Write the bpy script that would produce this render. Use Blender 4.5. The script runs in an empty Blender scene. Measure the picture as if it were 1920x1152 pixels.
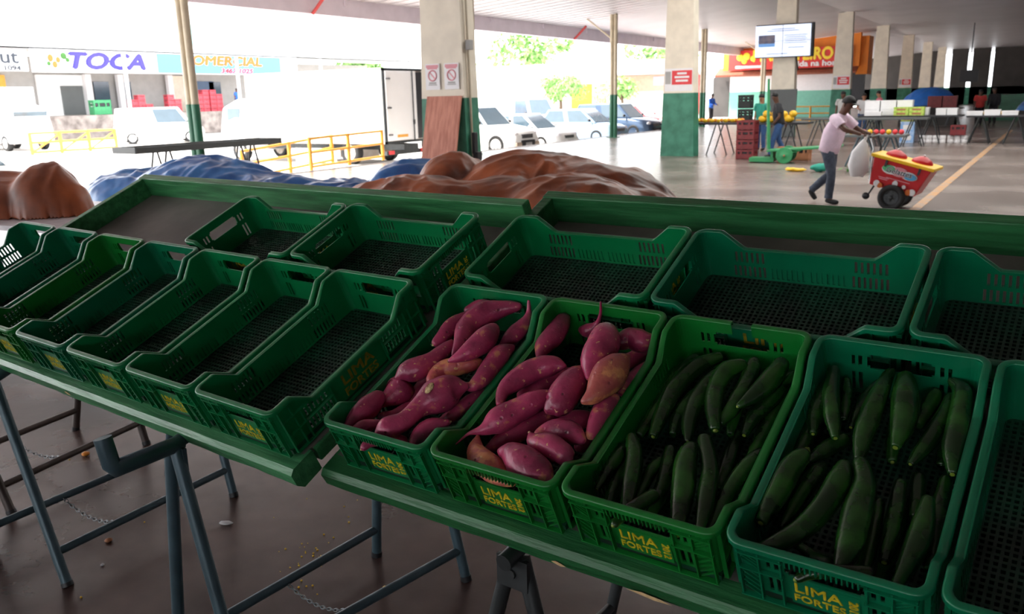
import bpy, bmesh, math, random
from mathutils import Vector, Matrix, noise
S = bpy.context.scene
COL = S.collection
PI = math.pi
def R(d): return math.radians(d)

# ------------------------------------------------------------------ camera
cam = bpy.data.cameras.new('camera'); CAM = bpy.data.objects.new('camera', cam); COL.objects.link(CAM)
cam.sensor_width = 36.0; cam.lens = 29.47; cam.clip_start = 0.05; cam.clip_end = 600
def camera_axes(pitch, roll, yaw):
    cp, sp = math.cos(R(pitch)), math.sin(R(pitch))
    fw = Vector((0, cp, -sp)); up = Vector((0, sp, cp)); rt = Vector((1, 0, 0))
    c, s = math.cos(R(roll)), math.sin(R(roll))
    rr, uu = c*rt + s*up, -s*rt + c*up
    z = Matrix.Rotation(R(yaw), 3, 'Z')
    return z @ rr, z @ uu, z @ fw
_r, _u, _f = camera_axes(14.05, -1.345, 31.9)
CAM.matrix_world = Matrix(((_r.x, _u.x, -_f.x, 0), (_r.y, _u.y, -_f.y, 0), (_r.z, _u.z, -_f.z, 1.75), (0, 0, 0, 1)))
cam.dof.use_dof = True; cam.dof.focus_distance = 2.1; cam.dof.aperture_fstop = 7.1
S.camera = CAM

# ------------------------------------------------------------------ light and exposure
W_ = bpy.data.worlds.new('overcast_sky'); S.world = W_; W_.use_nodes = True
_nt = W_.node_tree; _bg = _nt.nodes['Background']
_bg.inputs[0].default_value = (0.94, 0.97, 1.0, 1); _bg.inputs[1].default_value = 5.5
sun = bpy.data.lights.new('sun', 'SUN'); sun.energy = 14; sun.angle = R(3); sun.color = (1, .95, .88)
SO = bpy.data.objects.new('sun', sun); COL.objects.link(SO)
SO.rotation_euler = Vector((.45, .55, -1.1)).to_track_quat('-Z', 'Y').to_euler()
S.view_settings.view_transform = 'Standard'; S.view_settings.look = 'None'
S.view_settings.gamma = 1; S.view_settings.use_curve_mapping = False
S.view_settings.exposure = 0
S.cycles.max_bounces = 10; S.cycles.diffuse_bounces = 6; S.cycles.glossy_bounces = 4
S.cycles.sample_clamp_indirect = 8
S.cycles.caustics_reflective = False; S.cycles.caustics_refractive = False

# ------------------------------------------------------------------ materials
def lin(c):
    return tuple(((x/255)/12.92 if x/255 <= .04045 else ((x/255+.055)/1.055)**2.4) for x in c) + (1,)
MATS = {}
def mat(name, rgb, rough=.55, metal=0, var=.0, scale=8, rgb2=None, bump=0, bscale=40, spec=.5, emit=0, rand=0, stretch=None, detail=4, lo=.35, hi=.65):
    if name in MATS: return MATS[name]
    m = bpy.data.materials.new(name); m.use_nodes = True; MATS[name] = m
    nt = m.node_tree; b = nt.nodes['Principled BSDF']; N = nt.nodes.new; L = nt.links.new
    b.inputs['Base Color'].default_value = lin(rgb); b.inputs['Roughness'].default_value = rough
    b.inputs['Metallic'].default_value = metal; b.inputs['Specular IOR Level'].default_value = spec
    tc = N('ShaderNodeTexCoord'); src = tc.outputs['Object']
    if stretch:
        mp = N('ShaderNodeMapping'); mp.inputs['Scale'].default_value = stretch; L(src, mp.inputs[0]); src = mp.outputs[0]
    if var or rgb2:
        n = N('ShaderNodeTexNoise'); n.inputs['Scale'].default_value = scale; n.inputs['Detail'].default_value = detail
        L(src, n.inputs['Vector'])
        ra = N('ShaderNodeValToRGB'); L(n.outputs['Fac'], ra.inputs[0])
        c1 = lin(rgb); c2 = lin(rgb2) if rgb2 else tuple(min(1, x*(1-var)) for x in c1[:3])+(1,)
        ra.color_ramp.elements[0].color = c2; ra.color_ramp.elements[0].position = lo
        ra.color_ramp.elements[1].color = c1; ra.color_ramp.elements[1].position = hi
        out = ra.outputs[0]
        if rand:
            oi = N('ShaderNodeObjectInfo'); hs = N('ShaderNodeHueSaturation'); mr = N('ShaderNodeMapRange')
            L(oi.outputs['Random'], mr.inputs[0]); mr.inputs[3].default_value = 1-rand; mr.inputs[4].default_value = 1+rand
            L(mr.outputs[0], hs.inputs['Value']); L(out, hs.inputs['Color']); out = hs.outputs[0]
        L(out, b.inputs['Base Color'])
    if bump:
        n2 = N('ShaderNodeTexNoise'); n2.inputs['Scale'].default_value = bscale; n2.inputs['Detail'].default_value = 5
        L(src, n2.inputs['Vector']); bp = N('ShaderNodeBump'); bp.inputs['Strength'].default_value = bump
        bp.inputs['Distance'].default_value = .02
        L(n2.outputs['Fac'], bp.inputs['Height']); L(bp.outputs[0], b.inputs['Normal'])
    if emit:
        b.inputs['Emission Color'].default_value = lin(rgb); b.inputs['Emission Strength'].default_value = emit
    return m

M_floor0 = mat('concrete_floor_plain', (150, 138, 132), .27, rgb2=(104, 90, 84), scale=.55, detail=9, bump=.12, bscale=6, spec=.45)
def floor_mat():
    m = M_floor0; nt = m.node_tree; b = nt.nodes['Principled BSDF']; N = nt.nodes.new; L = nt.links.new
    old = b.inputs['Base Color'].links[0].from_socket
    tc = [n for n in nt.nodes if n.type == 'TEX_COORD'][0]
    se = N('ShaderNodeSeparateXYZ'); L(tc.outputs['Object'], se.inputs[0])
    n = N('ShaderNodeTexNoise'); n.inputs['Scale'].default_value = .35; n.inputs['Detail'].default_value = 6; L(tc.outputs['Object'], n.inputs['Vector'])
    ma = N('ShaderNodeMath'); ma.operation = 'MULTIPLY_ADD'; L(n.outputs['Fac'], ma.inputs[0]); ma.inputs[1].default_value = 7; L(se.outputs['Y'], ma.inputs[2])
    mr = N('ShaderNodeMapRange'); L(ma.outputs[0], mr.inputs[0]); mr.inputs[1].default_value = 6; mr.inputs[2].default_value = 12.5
    dirt_shade = N('ShaderNodeTexNoise'); dirt_shade.inputs['Scale'].default_value = 1.6; dirt_shade.inputs['Detail'].default_value = 10; L(tc.outputs['Object'], dirt_shade.inputs['Vector'])
    ra = N('ShaderNodeValToRGB'); L(dirt_shade.outputs['Fac'], ra.inputs[0]); ra.color_ramp.elements[0].color = lin((58, 42, 41)); ra.color_ramp.elements[1].color = lin((100, 78, 73))
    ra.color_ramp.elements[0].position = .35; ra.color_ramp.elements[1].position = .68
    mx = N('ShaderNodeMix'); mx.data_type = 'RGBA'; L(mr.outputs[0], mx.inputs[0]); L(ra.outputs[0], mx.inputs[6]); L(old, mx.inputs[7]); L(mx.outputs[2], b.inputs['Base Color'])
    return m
M_floor = floor_mat()      # brown grime and painted-in shade round the stalls, lighter concrete farther off
M_pave = mat('outside_paving', (205, 200, 195), .8, var=.1, scale=.5)
M_kerb = mat('kerb_concrete', (150, 145, 140), .8, var=.2, scale=3)
M_roof = mat('roof_sheet', (222, 216, 220), .45, var=.08, scale=.6)
M_beam = mat('gutter_metal', (226, 216, 226), .5, var=.1, scale=2)
M_redpaint = mat('red_paint', (190, 60, 60), .5, var=.1)
M_cream = mat('cream_concrete', (240, 230, 212), .7, var=.12, scale=3)
M_teal = mat('green_wall_paint', (66, 138, 112), .5, rgb2=(40, 108, 84), scale=3)
M_polec = mat('pole_cream_paint', (200, 186, 160), .45, var=.15, scale=5)
M_poleg = mat('pole_green_paint', (44, 108, 80), .35, var=.2, scale=5)
M_crA = mat('crate_plastic_bluish_green', (6, 110, 74), .28, var=.22, scale=7, bump=.05, bscale=300)
M_crB = mat('crate_plastic_grass_green', (18, 116, 44), .28, var=.22, scale=7, bump=.05, bscale=300)
M_crC = mat('crate_plastic_mid_green', (6, 120, 68), .28, var=.22, scale=7, bump=.05, bscale=300)
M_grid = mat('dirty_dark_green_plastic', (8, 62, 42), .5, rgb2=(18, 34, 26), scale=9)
M_letterd = mat('dim_yellow_print', (150, 132, 30), .5, var=.4, scale=60)
M_letter = mat('crate_yellow_print', (214, 190, 36), .5, var=.35, scale=60)
M_wood = mat('green_painted_wood', (62, 138, 84), .38, rgb2=(36, 100, 58), scale=6, stretch=(.6, 6, 6), bump=.25, bscale=14)
M_woodtop = mat('worn_green_wood', (74, 144, 96), .36, rgb2=(42, 104, 64), scale=5, stretch=(.5, 5, 5), bump=.3, bscale=10)
M_woodd = mat('dark_green_painted_wood', (44, 112, 66), .42, rgb2=(26, 84, 44), scale=5, stretch=(.6, 6, 6), bump=.25, bscale=12)
M_bare = mat('bare_splintered_wood', (226, 190, 140), .7, var=.3, scale=60)
M_tray = mat('grey_tray_sheet', (112, 106, 101), .5, rgb2=(84, 79, 75), scale=3.5, detail=8, bump=.06, bscale=20)
M_steel = mat('blue_grey_painted_steel', (74, 96, 106), .38, metal=.25, var=.25, scale=12)
M_steelb = mat('rusty_brown_steel', (84, 72, 68), .45, metal=.25, var=.3, scale=12)
M_steeld = mat('dark_steel', (66, 70, 72), .4, metal=.4, var=.3, scale=12)
M_chain = mat('chain_metal', (130, 134, 138), .28, metal=.9)
def potato_mat(name, c1, c2, patch, amount):
    m = mat(name, c1, .34, rgb2=c2, scale=13, rand=.16); nt = m.node_tree; b = nt.nodes['Principled BSDF']; N = nt.nodes.new; L = nt.links.new
    base = b.inputs['Base Color'].links[0].from_socket; tc = [n for n in nt.nodes if n.type == 'TEX_COORD'][0].outputs['Object']
    def mixin(scale, lo, hi, col, fac, base, vor=False):
        n = N('ShaderNodeTexVoronoi' if vor else 'ShaderNodeTexNoise'); n.inputs['Scale'].default_value = scale; L(tc, n.inputs['Vector'])
        if not vor: n.inputs['Detail'].default_value = 5
        r = N('ShaderNodeMapRange'); L(n.outputs[0], r.inputs[0]); r.inputs[1].default_value = lo; r.inputs[2].default_value = hi; r.inputs[4].default_value = fac
        x = N('ShaderNodeMix'); x.data_type = 'RGBA'; L(r.outputs[0], x.inputs[0]); L(base, x.inputs[6]); x.inputs[7].default_value = lin(col); return x.outputs[2]
    base = mixin(26, amount, amount+.09, patch, .8, base)          # tan rubbed patches
    base = mixin(75, .66, .70, (224, 190, 130), .75, base)         # small scabs
    base = mixin(30, .10, .05, (84, 34, 46), .85, base, True)       # eyes and pits
    L(base, b.inputs['Base Color'])
    v = N('ShaderNodeTexVoronoi'); v.inputs['Scale'].default_value = 30; L(tc, v.inputs['Vector'])
    r = N('ShaderNodeMapRange'); L(v.outputs[0], r.inputs[0]); r.inputs[2].default_value = .16
    n = N('ShaderNodeTexNoise'); n.inputs['Scale'].default_value = 60; n.inputs['Detail'].default_value = 6; L(tc, n.inputs['Vector'])
    a_ = N('ShaderNodeMath'); a_.operation = 'MULTIPLY_ADD'; L(n.outputs[0], a_.inputs[0]); a_.inputs[1].default_value = .8; L(r.outputs[0], a_.inputs[2])
    bp = N('ShaderNodeBump'); bp.inputs['Strength'].default_value = .5; bp.inputs['Distance'].default_value = .006; L(a_.outputs[0], bp.inputs['Height']); L(bp.outputs[0], b.inputs['Normal'])
    return m
M_potato = potato_mat('sweet_potato_skin', (190, 66, 108), (126, 36, 70), (206, 140, 96), .62)
M_potatob = potato_mat('tan_sweet_potato_skin', (202, 118, 92), (176, 72, 84), (220, 150, 100), .52)
M_scar = mat('potato_scar', (226, 202, 150), .7, rgb2=(120, 70, 40), scale=90)
M_cuke = mat('cucumber_skin', (32, 76, 24), .22, rgb2=(13, 38, 13), scale=16, bump=.06, bscale=160, rand=.3)
M_cuket = mat('cucumber_tip', (128, 150, 52), .4, var=.3, scale=80)
M_tarpbr = mat('brown_tarpaulin', (178, 92, 48), .42, rgb2=(104, 54, 36), scale=2.2, detail=7, bump=.15, bscale=12)
M_tarpbl = mat('blue_tarpaulin', (66, 132, 200), .3, rgb2=(36, 86, 152), scale=3, detail=7, bump=.15, bscale=14)
M_tabletop = mat('grey_tabletop', (226, 222, 226), .4, rgb2=(196, 190, 196), scale=7, detail=8)
M_white = mat('white_paint', (242, 242, 242), .4, var=.03, scale=2)
M_whitedirty = mat('white_dusty_paint', (240, 236, 230), .5, rgb2=(214, 196, 180), scale=1.4)
M_black = mat('black_rubber', (22, 22, 24), .6, var=.2, scale=20)
M_dark = mat('dark_plastic', (40, 40, 44), .45, var=.2, scale=10)
M_glass = mat('vehicle_glass', (70, 88, 100), .08, var=.1, scale=3, spec=.8)
M_chrome = mat('bright_metal', (190, 190, 190), .25, metal=.85)
M_yellow = mat('yellow_rail_paint', (236, 170, 66), .5, var=.12, scale=6)
M_ply = mat('red_brown_plywood', (206, 138, 116), .6, rgb2=(176, 106, 86), scale=3, stretch=(6, 6, 1))
M_maroon = mat('maroon_crate_plastic', (128, 40, 44), .45, var=.25, scale=8)
M_redcrate = mat('red_crate_plastic', (205, 70, 84), .5, var=.2, scale=3)
M_blackcrate = mat('black_crate_plastic', (44, 48, 48), .5, var=.2, scale=8)
M_gcart = mat('green_cart_paint', (58, 150, 96), .45, var=.2, scale=8)
M_orange = mat('orange_wall_paint', (245, 140, 40), .6, var=.08, scale=2)
M_redsign = mat('red_sign_sheet', (214, 50, 44), .5, var=.06, scale=3)
M_ysign = mat('yellow_sign_paint', (250, 220, 60), .5, var=.03)
M_wsign = mat('white_sign_sheet', (238, 236, 238), .5, var=.04)
M_tile = mat('clay_tile', (150, 84, 62), .7, var=.3, scale=9)
M_green_leaf = mat('leaf_green', (62, 120, 40), .5, rgb2=(34, 84, 26), scale=9)
M_tree = mat('tree_leaves', (150, 190, 110), .6, rgb2=(104, 150, 80), scale=1.5)
M_trunk = mat('tree_bark', (110, 90, 74), .8, var=.3, scale=6)
M_grey = mat('grey_panel', (92, 96, 96), .5, var=.1, scale=2)
M_skin = mat('dark_skin', (92, 58, 42), .5, var=.1, scale=20)
M_skinl = mat('tan_skin', (176, 124, 96), .5, var=.1, scale=20)
M_hair = mat('black_hair', (15, 13, 13), .6, var=.2, scale=60)
M_pink = mat('pale_pink_cotton', (236, 212, 230), .75, var=.12, scale=14, bump=.2, bscale=18)
M_jeans = mat('grey_blue_denim', (74, 84, 100), .75, rgb2=(50, 58, 74), scale=12, bump=.15, bscale=30)
M_blue = mat('blue_denim', (48, 84, 134), .75, var=.2, scale=12)
M_blackcloth = mat('black_cotton', (30, 30, 36), .75, var=.2, scale=12)
M_tealcloth = mat('teal_cotton', (40, 150, 130), .75, var=.15, scale=12)
M_bluecloth = mat('bright_blue_cotton', (40, 100, 200), .75, var=.15, scale=12)
M_redcloth = mat('red_cotton', (200, 60, 56), .75, var=.15, scale=12)
M_rosecloth = mat('rose_pink_cotton', (214, 110, 130), .75, var=.15, scale=12)
M_whitecloth = mat('white_cotton', (232, 230, 232), .75, var=.08, scale=12)
M_bag = mat('white_plastic_bag', (250, 250, 252), .4, var=.06, scale=9, bump=.3, bscale=14)
M_ired = mat('ice_cart_red', (204, 34, 42), .35, var=.12, scale=4)
M_iyel = mat('ice_cart_yellow', (250, 200, 30), .35, var=.05, scale=4)
M_cyan = mat('sky_blue_print', (90, 180, 226), .5, var=.05)
M_mint = mat('green_print', (80, 180, 120), .5, var=.05)
M_violet = mat('violet_print', (60, 50, 140), .5, var=.08)
M_ink = mat('dark_ink', (50, 56, 66), .6, var=.1)
M_opr = mat('orange_print', (206, 104, 34), .5, var=.05)
M_rpr = mat('red_print', (226, 60, 66), .5, var=.05)
M_pinkpr = mat('pale_red_print', (226, 150, 160), .5, var=.05)
M_palecyan = mat('faded_cyan_print', (150, 226, 232), .5, var=.03)
M_melon = mat('yellow_melon_skin', (240, 190, 40), .45, var=.15, scale=20)
M_orangef = mat('orange_peel', (244, 150, 40), .45, var=.12, scale=30)
M_card = mat('brown_cardboard', (176, 118, 84), .7, var=.15, scale=6)
M_lime = mat('lime_green_carton', (150, 196, 60), .55, rgb2=(208, 214, 120), scale=12)
M_bluebox = mat('pale_blue_carton', (120, 170, 226), .5, rgb2=(206, 222, 244), scale=9)
M_copper = mat('floor_yellow_line', (190, 136, 76), .6, rgb2=(150, 136, 126), scale=4)
M_darkwall = mat('dark_far_wall', (70, 66, 64), .7, var=.3, scale=1)
M_greyw = mat('grey_wall', (176, 174, 172), .7, var=.1, scale=2)
M_stone = mat('stone_wall', (150, 140, 134), .8, rgb2=(104, 94, 90), scale=1.6)

# ------------------------------------------------------------------ mesh helpers
class MB:
    def __init__(s): s.v = []; s.f = []; s.m = []; s.s = []
    def add(s, vs, fs, mi=0, sm=False, T=None):
        o = len(s.v)
        s.v += [(T @ Vector(v)) if T else Vector(v) for v in vs]
        for f in fs: s.f.append([i+o for i in f]); s.m.append(mi); s.s.append(sm)
        return s
    def box(s, c, d, mi=0, rot=None, T=None, taper=1.0):
        x, y, z = d[0]/2, d[1]/2, d[2]/2
        vs = [(-x, -y, -z), (x, -y, -z), (x, y, -z), (-x, y, -z), (-x*taper, -y*taper, z), (x*taper, -y*taper, z), (x*taper, y*taper, z), (-x*taper, y*taper, z)]
        M = Matrix.Translation(c)
        if rot: M = M @ rot.to_4x4()
        if T: M = T @ M
        return s.add(vs, [(3, 2, 1, 0), (4, 5, 6, 7), (0, 1, 5, 4), (1, 2, 6, 5), (2, 3, 7, 6), (3, 0, 4, 7)], mi, False, M)
    def tube(s, pts, rad, seg=10, mi=0, cap=True, sm=True, T=None, flat=1.0):
        P = [Vector(p) for p in pts]; n = len(P)
        if not hasattr(rad, '__len__'): rad = [rad]*n
        t0 = (P[1]-P[0]).normalized(); a = t0.orthogonal().normalized(); vs = []
        for i in range(n):
            t = (P[min(i+1, n-1)]-P[max(i-1, 0)]).normalized()
            a = (a - t*a.dot(t)).normalized(); b = t.cross(a)
            for k in range(seg):
                q = 2*PI*k/seg; vs.append(P[i] + (a*math.cos(q) + b*math.sin(q)*flat)*rad[i])
        fs = [(i*seg+k, i*seg+(k+1) % seg, (i+1)*seg+(k+1) % seg, (i+1)*seg+k) for i in range(n-1) for k in range(seg)]
        s.add(vs, fs, mi, sm, T)
        if cap: s.add(vs[:seg], [tuple(range(seg))[::-1]], mi, False, T); s.add(vs[-seg:], [tuple(range(seg))], mi, False, T)
        return s
    def lathe(s, prof, seg=20, mi=0, sm=True, T=None):
        vs = [(r*math.cos(2*PI*k/seg), r*math.sin(2*PI*k/seg), z) for r, z in prof for k in range(seg)]
        n = len(prof)
        fs = [(i*seg+k, i*seg+(k+1) % seg, (i+1)*seg+(k+1) % seg, (i+1)*seg+k) for i in range(n-1) for k in range(seg)]
        return s.add(vs, fs, mi, sm, T)
    def ball(s, c, r, seg=12, rings=8, mi=0, T=None):
        if not hasattr(r, '__len__'): r = (r, r, r)
        vs = [(c[0]+r[0]*math.sin(PI*i/rings)*math.cos(2*PI*k/seg), c[1]+r[1]*math.sin(PI*i/rings)*math.sin(2*PI*k/seg), c[2]-r[2]*math.cos(PI*i/rings)) for i in range(rings+1) for k in range(seg)]
        fs = [(i*seg+k, i*seg+(k+1) % seg, (i+1)*seg+(k+1) % seg, (i+1)*seg+k) for i in range(rings) for k in range(seg)]
        return s.add(vs, fs, mi, True, T)
    def prism(s, poly, d, mi=0, T=None):
        """polygon in the local xy plane, extruded by d along z"""
        n = len(poly); vs = [(x, y, 0) for x, y in poly] + [(x, y, d) for x, y in poly]
        return s.add(vs, [tuple(range(n))[::-1], tuple(range(n, 2*n))] + [(i, (i+1) % n, n+(i+1) % n, n+i) for i in range(n)], mi, False, T)
    def build(s, name, mats, parent=None, bevel=0, loc=None, weld=False):
        me = bpy.data.meshes.new(name); me.from_pydata([tuple(v) for v in s.v], [], s.f)
        if not isinstance(mats, (list, tuple)): mats = [mats]
        for m in mats: me.materials.append(m)
        me.polygons.foreach_set('material_index', s.m); me.polygons.foreach_set('use_smooth', s.s)
        bm = bmesh.new(); bm.from_mesh(me)
        if weld: bmesh.ops.remove_doubles(bm, verts=bm.verts, dist=1e-5)
        bmesh.ops.recalc_face_normals(bm, faces=bm.faces); bm.to_mesh(me); bm.free(); me.update()
        o = bpy.data.objects.new(name, me); COL.objects.link(o)
        if parent: o.parent = parent
        if loc: o.location = loc
        if bevel:
            b = o.modifiers.new('bevel', 'BEVEL'); b.width = bevel; b.segments = 2; b.limit_method = 'ANGLE'; b.angle_limit = R(40)
        return o
def tag(o, label, cat=None, group=None, kind=None):
    o['label'] = label
    if cat: o['category'] = cat
    if group: o['group'] = group
    if kind: o['kind'] = kind
    return o
def empty(name, loc=(0, 0, 0), rz=0, label=None, cat=None, group=None, M=None):
    o = bpy.data.objects.new(name, None); COL.objects.link(o); o.empty_display_size = .1
    if M is not None: o.matrix_world = M
    else: o.location = loc; o.rotation_euler = (0, 0, rz)
    if label: tag(o, label, cat, group)
    return o
def structure(o, label): return tag(o, label, o.name.split('.')[0].split('_')[-1] if o.name[-1].isalpha() else o.name.split('.')[0].split('_')[0], None, 'structure')
def kids(o): return [c for c in ALLKIDS.get(o.name, [])]
def copy_tree(o, parent=None):
    c = o.copy(); COL.objects.link(c)
    if parent: c.parent = parent; c.matrix_parent_inverse = o.matrix_parent_inverse.copy()
    for ch in list(o.children): copy_tree(ch, c)
    return c
def repaint(o, old, new):
    for ob in [o] + list(o.children):
        for sl in ob.material_slots:
            if sl.material == old: sl.link = 'OBJECT'; sl.material = new
def text(name, body, size, m, parent, M, ext=.002, shear=0, bold=0, align='CENTER', sx=1.0, space=1.0):
    cu = bpy.data.curves.new(name, 'FONT'); cu.body = body; cu.size = size; cu.extrude = ext; cu.shear = shear
    cu.align_x = align; cu.align_y = 'CENTER'; cu.resolution_u = 3; cu.space_character = space
    t = bpy.data.objects.new(name, cu); COL.objects.link(t)
    dg = bpy.context.evaluated_depsgraph_get(); me = bpy.data.meshes.new_from_object(t.evaluated_get(dg))
    bpy.data.objects.remove(t); bpy.data.curves.remove(cu)
    if bold:            # heavier strokes: shifted copies of the outline joined in
        bm = bmesh.new()
        for kk, (dx, dy) in enumerate(((-bold, 0), (bold, 0), (0, bold), (0, -bold))):
            n0 = len(bm.verts); bm.from_mesh(me); bm.verts.ensure_lookup_table()
            for v in bm.verts[n0:]: v.co.x += dx; v.co.y += dy; v.co.z += ext*.7*kk
        bm.to_mesh(me); bm.free()
    me.name = name; me.materials.clear(); me.materials.append(m)
    o = bpy.data.objects.new(name, me); COL.objects.link(o)
    if parent: o.parent = parent
    o.matrix_local = M @ Matrix.Diagonal((sx, 1, 1, 1))
    return o
def axes(o, x, y, z):
    x, y, z = Vector(x), Vector(y), Vector(z)
    return Matrix(((x.x, y.x, z.x, o[0]), (x.y, y.y, z.y, o[1]), (x.z, y.z, z.z, o[2]), (0, 0, 0, 1)))
def plate(mb, us, vs, solid, P, mi=0):
    """perforated plate: grid of cells, solid(i,j) tells which exist, P(u,v,w) maps to a point (w=0 inner face, 1 outer face)"""
    nu, nv = len(us)-1, len(vs)-1; idx = {}; verts = []; faces = []
    def V(i, j, w):
        k = (i, j, w)
        if k not in idx: idx[k] = len(verts); verts.append(P(us[i], vs[j], w))
        return idx[k]
    ok = [[solid((us[i]+us[i+1])/2, (vs[j]+vs[j+1])/2) for j in range(nv)] for i in range(nu)]
    for i in range(nu):
        for j in range(nv):
            if not ok[i][j]: continue
            faces.append((V(i, j, 0), V(i, j+1, 0), V(i+1, j+1, 0), V(i+1, j, 0)))
            faces.append((V(i, j, 1), V(i+1, j, 1), V(i+1, j+1, 1), V(i, j+1, 1)))
            for di, dj, a, b in ((-1, 0, (i, j), (i, j+1)), (1, 0, (i+1, j+1), (i+1, j)), (0, -1, (i+1, j), (i, j)), (0, 1, (i, j+1), (i+1, j+1))):
                x, y = i+di, j+dj
                if 0 <= x < nu and 0 <= y < nv and ok[x][y]: continue
                faces.append((V(a[0], a[1], 0), V(a[0], a[1], 1), V(b[0], b[1], 1), V(b[0], b[1], 0)))
    mb.add(verts, faces, mi)
def spline(pts, n):
    """Catmull-Rom through tuples, n samples per span"""
    out = []; P = [pts[0]] + list(pts) + [pts[-1]]
    for i in range(1, len(P)-2):
        for k in range(n):
            t = k/n
            out.append(tuple(.5*((2*b) + (-a+c)*t + (2*a-5*b+4*c-d)*t*t + (-a+3*b-3*c+d)*t**3) for a, b, c, d in zip(P[i-1], P[i], P[i+1], P[i+2])))
    out.append(tuple(pts[-1])); return out

# ================================================================== the setting
def rect(name, pts, m, label, th=.1):
    mb = MB(); n = len(pts)
    mb.add(list(pts) + [(x, y, z-th) for x, y, z in pts], [tuple(range(n)), tuple(range(n, 2*n))[::-1]] + [(i, (i+1) % n, n+(i+1) % n, n+i) for i in range(n)])
    return structure(mb.build(name, m), label)
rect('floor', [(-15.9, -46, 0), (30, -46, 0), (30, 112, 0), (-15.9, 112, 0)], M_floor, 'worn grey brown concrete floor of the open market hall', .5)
rect('road', [(-260, -90, -.42), (-15.9, -90, -.42), (-15.9, 260, -.42), (-260, 260, -.42)], M_pave, 'sunlit pale paving of the yard outside the hall', .3)
YB = -45
mb = MB(); ROOF = lambda x: 5.5 + .085*(min(x, -8.8)+8.8)
SKYX, SKYY = (-7.8, 4.0), [(y, y+1.7) for y in (13.0, 16.0, 19.0, 22.0, 25.0, 28.0)]      # translucent sheets added in the unseen roof to brighten the mid-hall floor
xs = [-18.1, -15.3, -12, -8.8, -7.8, 4.0, 10, 20, 30]; ys = sorted([YB, 112] + [y for p in SKYY for y in p])
def roof_cells(lit, z):
    for i in range(len(xs)-1):
        for j in range(len(ys)-1):
            hole = xs[i] == SKYX[0] and any(abs(ys[j]-p[0]) < 1e-6 for p in SKYY)
            if hole != lit: continue
            a, b, c, d = (xs[i], ys[j]), (xs[i+1], ys[j]), (xs[i+1], ys[j+1]), (xs[i], ys[j+1])
            lo = [(x, y, ROOF(x)) for x, y in (a, b, c, d)]; hi = [(x, y, zz+z) for x, y, zz in lo]
            mb.add(lo+hi, [(3, 2, 1, 0), (4, 5, 6, 7), (0, 1, 5, 4), (1, 2, 6, 5), (2, 3, 7, 6), (3, 0, 4, 7)])
roof_cells(False, .12)
for k in range(255):      # ribs of the sheeting, running across the hall
    y = YB + k*.62
    mb.add([(-18.1, y, ROOF(-18.1)-.02), (-18.1, y+.12, ROOF(-18.1)-.02), (-8.8, y+.12, 5.48), (-8.8, y, 5.48)], [(0, 1, 2, 3)])
structure(mb.build('ceiling', M_roof), 'white sheet metal underside of the hall roof')
M_sky = bpy.data.materials.new('translucent_roof_sheet'); M_sky.use_nodes = True; _n = M_sky.node_tree; _n.nodes.remove(_n.nodes['Principled BSDF'])
_t = _n.nodes.new('ShaderNodeBsdfTranslucent'); _t.inputs[0].default_value = (.5, .5, .48, 1); _n.links.new(_t.outputs[0], _n.nodes['Material Output'].inputs[0])
mb = MB()
for p in SKYY: mb.add([(SKYX[0], p[0], 5.55), (SKYX[1], p[0], 5.55), (SKYX[1], p[1], 5.55), (SKYX[0], p[1], 5.55)], [(0, 1, 2, 3)])
structure(mb.build('window_1', M_sky), 'unseen translucent sheets added in the hall roof to give light')
mb = MB(); mb.box((-18.2, 33, 4.46), (.22, 158, .52))
for y in range(-44, 112, 4): mb.box((-18.05, y, 4.6), (.06, .08, .2))
structure(mb.build('trim_1', M_beam), 'long pale metal gutter beam along the roof edge')
for k, y in enumerate((18.6, 25.9, 34.8)):
    mb = MB(); mb.tube([(-18.06, y, 4.2), (-17.5, y+.05, 4.72)], .05, 8)
    tag(mb.build('gutter_brace', M_redpaint), ('short red brace under the gutter left of the nearest pillar', 'short red brace under the gutter right of the nearest pillar', 'short red brace under the gutter beside the slim pole by the blue cars')[k], 'brace', 'red gutter braces')
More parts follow.
